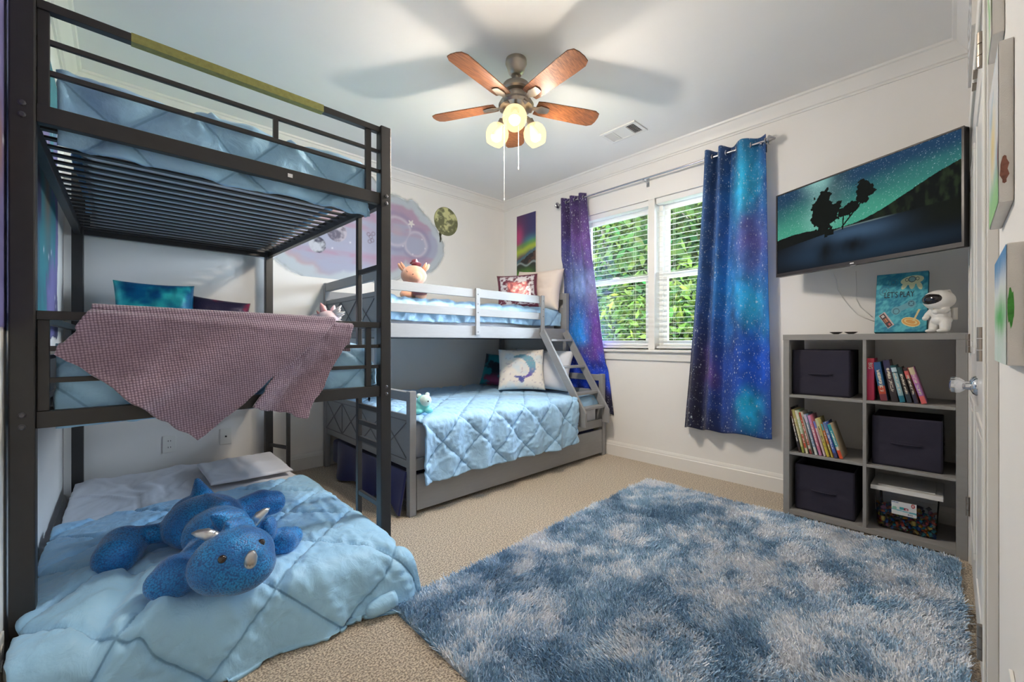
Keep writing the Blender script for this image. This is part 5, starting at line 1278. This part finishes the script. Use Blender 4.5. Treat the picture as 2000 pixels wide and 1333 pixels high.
def cp_whale(u, v):
    n = fbm(u*4, v*4, 45, 4); c = mixc(np.broadcast_to(nlin((234, 226, 216)), u.shape+(3,)), nlin((206, 222, 230)), sst(.5, .75, n)*.8)
    x, y = u-.46, v-.50; r = np.sqrt(x*x+y*y); a = np.arctan2(y, x)
    w_ = .085*np.clip((a+1.3)/1.6, 0, 1)*np.clip((2.2-a)/1.4, 0, 1)
    body = (np.abs(r-.27) < w_+.008)*(a > -1.25)*(a < 2.0)
    c = np.where(body[..., None], mixc(np.broadcast_to(nlin((120, 168, 186)), u.shape+(3,)), nlin((112, 92, 170)), sst(.3, -.9, a)), c)
    tail = ((np.abs((y+.26)-.5*(x-.05)) < .035)*(x > -.02)*(x < .12)) | (gb_(u, v, .50, .18, .05, .07) > .5) | (gb_(u, v, .42, .27, .10, .03) > .5)
    c = np.where(tail[..., None], nlin((84, 92, 160)), c)
    sp = hash2((u*34).astype(int), (v*34).astype(int), 5) > .94; return mixc(c, nlin((176, 160, 176)), sp*.6)
SEQ = vcmat('reversible_sequins', .3, .35, bump=1.0, bs=150, sequin=True); PRINT = vcmat('printed_pillow_cloth', .85, bump=.2, bs=400)
CREAM = mat('cream_pillowcase', (232, 218, 208), .85, var=.02, vs=4, bump=.15, bs=400, sheen=.2)
cushion('sequin_cushion', 'bright teal sequin cushion standing on the middle bed of the black bunk', 'cushion', .40, .40, .12, TEALS, (.185, 3.44, 1.055), (math.radians(-12), 0, math.radians(2)), cp_teal, 1)
cushion('sequin_cushion', 'dark navy and burgundy sequin cushion beside the teal one on the black bunk', 'cushion', .36, .33, .11, SEQ, (.50, 3.50, 1.052), (math.radians(-14), math.radians(6), math.radians(-4)), cp_dark, 2)
cushion('sequin_cushion', 'rose and silver sequin cushion on the upper grey bed', 'cushion', .42, .36, .12, SEQ, (2.95, 3.02, 1.405), (math.radians(-10), math.radians(-3), math.radians(-48)), cp_rose, 3)
cushion('pillow', 'large cream pillow standing behind the rose sequin cushion', 'pillow', .60, .44, .19, CREAM, (3.19, 3.02, 1.40), (math.radians(-10), math.radians(3), math.radians(-84)), None, 4, pinch=.11, wr=.012)
cushion('print_cushion', 'white cushion with a curled blue sea animal print on the lower grey bed', 'cushion', .45, .42, .12, PRINT, (2.78, 2.80, .612), (math.radians(-24), math.radians(0), math.radians(-42)), cp_whale, 5)
cushion('sequin_cushion', 'teal and maroon sequin cushion behind the sea animal print cushion', 'cushion', .38, .36, .11, SEQ, (2.86, 3.26, .61), (math.radians(-26), math.radians(3), math.radians(-62)), cp_mer, 6)
cushion('pillow', 'white pillow leaning on the lower headboard of the grey bunk', 'pillow', .66, .42, .16, SHEET, (3.05, 2.86, .60), (math.radians(-22), math.radians(2), math.radians(-72)), None, 7)

# ---------------- blue dragon ----------------
DRG, _nt, _p = newmat('blue_dragon_plush'); _L = _nt.links.new
_tc = _nt.nodes.new('ShaderNodeTexCoord'); _vo = _nt.nodes.new('ShaderNodeTexVoronoi'); _vo.inputs['Scale'].default_value = 190; _L(_tc.outputs['Object'], _vo.inputs['Vector'])
_n1 = _nt.nodes.new('ShaderNodeTexNoise'); _n1.inputs['Scale'].default_value = 9; _n1.inputs['Detail'].default_value = 4; _L(_tc.outputs['Object'], _n1.inputs['Vector'])
_r1 = _nt.nodes.new('ShaderNodeValToRGB'); _L(_n1.outputs['Fac'], _r1.inputs[0]); _r1.color_ramp.elements[0].position = .3; _r1.color_ramp.elements[1].position = .72
_r1.color_ramp.elements[0].color = (*lin(8, 96, 176), 1); _r1.color_ramp.elements[1].color = (*lin(24, 168, 238), 1)
_mx = _nt.nodes.new('ShaderNodeMix'); _mx.data_type = 'RGBA'; _mx.inputs[7].default_value = (*lin(8, 84, 156), 1)
_r2 = _nt.nodes.new('ShaderNodeMapRange'); _r2.inputs['From Min'].default_value = .35; _r2.inputs['From Max'].default_value = .75; _L(_vo.outputs['Distance'], _r2.inputs['Value']); _L(_r2.outputs[0], _mx.inputs[0])
_L(_r1.outputs[0], _mx.inputs[6]); _L(_mx.outputs[2], _p.inputs['Base Color'])
_bp = _nt.nodes.new('ShaderNodeBump'); _bp.invert = True; _bp.inputs['Strength'].default_value = .5; _bp.inputs['Distance'].default_value = .003; _L(_vo.outputs['Distance'], _bp.inputs['Height']); _L(_bp.outputs[0], _p.inputs['Normal'])
_p.inputs['Roughness'].default_value = .42; _p.inputs['Metallic'].default_value = .08; _p.inputs['Sheen Weight'].default_value = .3
SILV = mat('silver_horn_cloth', (206, 206, 208), .28, .85, var=.08, vs=30, bump=.3, bs=60); EYE_ = mat('amber_eye', (30, 12, 8), .05, coat=1)
ZM_ = .27
def dz(u, v, z): return atZ(u, v, z)
dr = thing('dragon_plush', 'blue scaly dragon plush with silver horns lying on the floor mattress', 'plush toy', tuple(atZ(420, 1060, .25)))
m = MB()
hc_ = dz(455, 1094, .355)                               # head centre
m.ell(hc_, (.125, .105, .098), Matrix.Rotation(.25, 3, 'Z'), 24, 16)
m.ell(hc_+Vector((.02, -.035, -.02)), (.10, .085, .072), Matrix.Rotation(.25, 3, 'Z'), 24, 16)
b1 = dz(425, 1040, .36); b2 = dz(398, 1018, .355); b3 = dz(385, 1000, .32)
m.ell(b1, (.11, .12, .088)); m.ell(b2, (.135, .14, .098), None, 20, 14); m.ell(b3, (.10, .10, .075)); m.ell((b2+b3)/2+Vector((.02, .05, -.02)), (.11, .12, .08))
# tail rising behind
t0 = dz(402, 988, .34); t1 = dz(392, 965, .40); t2 = dz(384, 934, .455)
m.tube([t0-Vector((0, 0, .05)), t0, t1, t2], [.075, .062, .04, .008], 14)
def paddle(pts, rs_): m.tube(pts, rs_, 14); [m.ell(p, r, None, 14, 10) for p, r in zip(pts, rs_)]
paddle([dz(340, 1040, .33), dz(300, 1043, .34), dz(262, 1050, .335), dz(240, 1068, .322), dz(226, 1088, .318)], [.042, .036, .04, .072, .066])
paddle([dz(395, 1075, .34), dz(372, 1106, .33), dz(345, 1126, .322), dz(318, 1140, .315)], [.05, .055, .068, .05])
paddle([dz(455, 1010, .34), dz(478, 996, .35), dz(510, 985, .35), dz(533, 982, .345)], [.05, .055, .062, .052])
paddle([dz(505, 1040, .32), dz(530, 1060, .29), dz(553, 1057, .29), dz(572, 1048, .29)], [.045, .05, .054, .038])
# neck frill and back fins
def fin(p, q, r, th): m.prism([(0, 0), (1, 0), (.5, 1)], -th, th, lambda a, b, t: p*(1-a)*(1-b*.5)+q*a*(1-b*.5)+((r-(p+q)*.25)*b if False else (r-(p+q)/2*.5)*b) + Vector((t, 0, 0)))
def cone(p, q, r0, r1=.003): m.tube([p, (p+q)/2, q], [r0, r0*.6, r1], 10)
m.ell(dz(398, 1082, .355), (.028, .05, .055), Matrix.Rotation(.5, 3, 'Z')); cone(dz(402, 1062, .36), dz(388, 1098, .36), .035, .02)
m.ell(dz(524, 1034, .36), (.03, .045, .05), Matrix.Rotation(-.5, 3, 'Z')); m.ell(hc_+Vector((.035, -.055, .02)), (.05, .055, .05))
cone(dz(455, 1022, .42), dz(408, 1006, .485), .055); cone(dz(470, 1040, .40), dz(440, 1020, .475), .055); cone(dz(435, 1000, .41), dz(402, 968, .45), .045, .012)
link('body', blob_mesh('body', m, DRG, .0075, 5, dr.location), dr)
def horn(p, q, r): part('horn', MB().tube([p, p+(q-p)*.35+Vector((0, 0, .006)), p+(q-p)*.75+Vector((0, 0, .004)), q], [r, r*.98, r*.62, r*.12], 12).ell(p, r, None, 12, 8), SILV, dr, smooth=True)
horn(dz(418, 1050, .435), dz(374, 1043, .45), .019); horn(dz(497, 1020, .42), dz(527, 993, .455), .017)
nb = dz(489, 1100, .405); horn(nb, nb+Vector((.004, -.012, .038)), .017)
for (u_, v_) in ((434, 1093), (510, 1061)):
    pr = ray(u_, v_).normalized(); oc = Vector((0, 0, EYE))-hc_
    # seat the eye on the head's skin
    best = None
    for tt_ in np.linspace(.8, 2.2, 600):
        pt = Vector((0, 0, EYE))+pr*float(tt_); q = Matrix.Rotation(-.25, 3, 'Z') @ (pt-hc_)
        if (q.x/.123)**2+(q.y/.103)**2+(q.z/.096)**2 < 1: best = pt; break
    if best is None: best = dz(u_, v_, .40)
    part('eye', MB().ell(best, .0125, None, 14, 10), EYE_, dr, smooth=True)

# ---------------- pink plush on the grey bunk ----------------
PINK = mat('pink_plush_fleece', (226, 168, 140), .95, var=.06, vs=20, bump=.6, bs=260, sheen=.5); MAR = mat('maroon_plush', (110, 34, 56), .9, var=.1, vs=20, bump=.5, bs=240, sheen=.4)
ROSEB = mat('rose_brown_plush', (150, 92, 92), .95, var=.08, vs=20, bump=.6, bs=240, sheen=.4); PKP = mat('pale_pink_plush', (238, 190, 200), .8)
pk = Vector((1.665, 2.86, 1.395)); pp = thing('pink_plush', 'round pink plush animal with a maroon tuft on the upper grey bed', 'plush toy', pk)
fv = Vector((-.55, -.83, 0)).normalized(); sv = Vector((fv.y, -fv.x, 0))*-1     # sv to the viewer's right
def K(f_, s_, z): return pk + fv*f_ + sv*s_ + Vector((0, 0, z))
if (K(0, 1, 0)-K(0, 0, 0)).dot(Vector((CY, -SY, 0))) < 0: sv = -sv
m = MB().ell(K(0, 0, .185), (.098, .098, .078), None, 24, 16).ell(K(.05, .01, .168), (.055, .065, .05), None, 18, 12)
m.ell(K(-.01, 0, .08), (.075, .075, .075), None, 18, 12)
for sg in (-1, 1): m.ell(K(.04, .055*sg, .035), (.05, .04, .036), None, 14, 10)
link('body', blob_mesh('body', m, PINK, .006, 4, pk), pp)
part('belly', MB().ell(K(.035, .045, .06), (.06, .065, .05), None, 18, 12), ROSEB, pp, smooth=True)
for sg in (-1, 1):
    ear = MB().tube([K(0, .07*sg, .225), K(0, .10*sg, .255), K(0, .118*sg, .275)], [.02, .019, .006], 10).tube([K(.012, .068*sg, .235), K(.012, .088*sg, .265), K(.012, .096*sg, .285)], [.013, .012, .004], 8)
    part('ear', ear, PINK, pp, smooth=True)
part('tuft', MB().ell(K(0, .02, .272), (.04, .04, .02)).ell(K(.0, .005, .29), (.026, .024, .024)).tube([K(0, -.012, .285), K(0, -.03, .278)], [.012, .004], 8), MAR, pp, smooth=True)
part('tuft_swirl', MB().tube([K(.02, .025, .268), K(.022, .022, .292), K(.01, .02, .312)], [.012, .010, .003], 10), PKP, pp, smooth=True)
for s_, z_ in ((.0, .178), (.026, .174)): part('nostril', MB().ell(K(.1035, s_, z_), .0052, None, 10, 8), EYE_, pp)
part('sleepy_eye', MB().tube([K(.088, -.052, .213), K(.094, -.048, .200), K(.098, -.038, .197)], .0022, 6), EYE_, pp)
# ---------------- unicorn plush ----------------
UNI = mat('pale_pink_unicorn', (236, 214, 222), .9, var=.04, vs=15, bump=.5, bs=240, sheen=.5); MANE = mat('white_mane', (240, 236, 236), .95, var=.03, bump=.5, bs=300, sheen=.5); HORNP = mat('pink_satin', (240, 176, 178), .5, var=.05)
uc = atY(640, 596, 2.33); uc.z = 1.058; un = thing('unicorn_plush', 'pale pink unicorn plush peeking over the purple throw', 'plush toy', uc)
rgt = Vector((CY, -SY, 0)); fwdv = Vector((SY, CY, 0))
def Q(r_, f_, z): return uc + rgt*r_ + fwdv*f_ + Vector((0, 0, z))
m = MB().ell(Q(-.01, 0, .06), (.085, .075, .062)).ell(Q(.005, -.01, .125), (.06, .055, .055)).ell(Q(-.05, -.01, .125), (.055, .04, .036)).ell(Q(-.08, -.01, .11), (.03, .03, .026))
link('body', blob_mesh('body', m, UNI, .006, 4, uc), un)
mn = MB(); rs = np.random.RandomState(2)
for i in range(26):
    a = rs.rand(); p = Q(.025+.03*rs.rand(), .03*(rs.rand()-.5), .175-.13*a); q = p + rgt*(.03+.035*rs.rand()) + Vector((0, 0, .035*(1-a)-.02*rs.rand())) + fwdv*.03*(rs.rand()-.5)
    mn.tube([p, (p+q)/2, q], [.011, .009, .002], 6)
part('mane', mn, MANE, un, smooth=True)
part('ear', MB().tube([Q(-.01, -.02, .165), Q(-.018, -.02, .195), Q(-.03, -.02, .218)], [.018, .016, .003], 10), HORNP, un, smooth=True)
part('ear', MB().tube([Q(.02, .02, .165), Q(.022, .02, .19), Q(.028, .02, .21)], [.016, .014, .003], 10), UNI, un, smooth=True)
part('horn', MB().tube([Q(-.04, -.01, .155), Q(-.055, -.01, .178)], [.010, .002], 10), HORNP, un, smooth=True)
# ---------------- small aqua plush at the foot of the grey bunk ----------------
AQ = mat('aqua_plush', (120, 214, 214), .9, var=.08, vs=15, bump=.5, bs=240, sheen=.4); PALE = mat('pale_mint_plush', (208, 232, 226), .9, var=.04, bump=.5, bs=240, sheen=.4)
ap = atZ(828, 805, .61); ap.z = .603; aq = thing('aqua_plush', 'small aqua and white plush sitting by the grey footboard post', 'plush toy', ap)
def Z_(r_, f_, z): return ap + rgt*r_ + fwdv*f_ + Vector((0, 0, z))
m = MB().ell(Z_(-.02, 0, .04), (.06, .05, .042)).ell(Z_(.0, -.005, .075), (.05, .045, .045)).ell(Z_(.035, -.02, .02), (.03, .03, .02)).ell(Z_(-.03, -.04, .016), (.035, .03, .018))
link('body', blob_mesh('body', m, AQ, .005, 4, ap), aq)
part('face', MB().ell(Z_(.012, -.018, .082), (.042, .034, .040), None, 18, 12), PALE, aq, smooth=True)
part('eye', MB().ell(Z_(.036, -.043, .082), .005, None, 10, 8), EYE_, aq)
part('ear', MB().ell(Z_(-.03, -.012, .112), (.018, .012, .018)), PALE, aq, smooth=True); part('ear', MB().ell(Z_(.02, .01, .118), (.016, .012, .016)), PALE, aq, smooth=True)
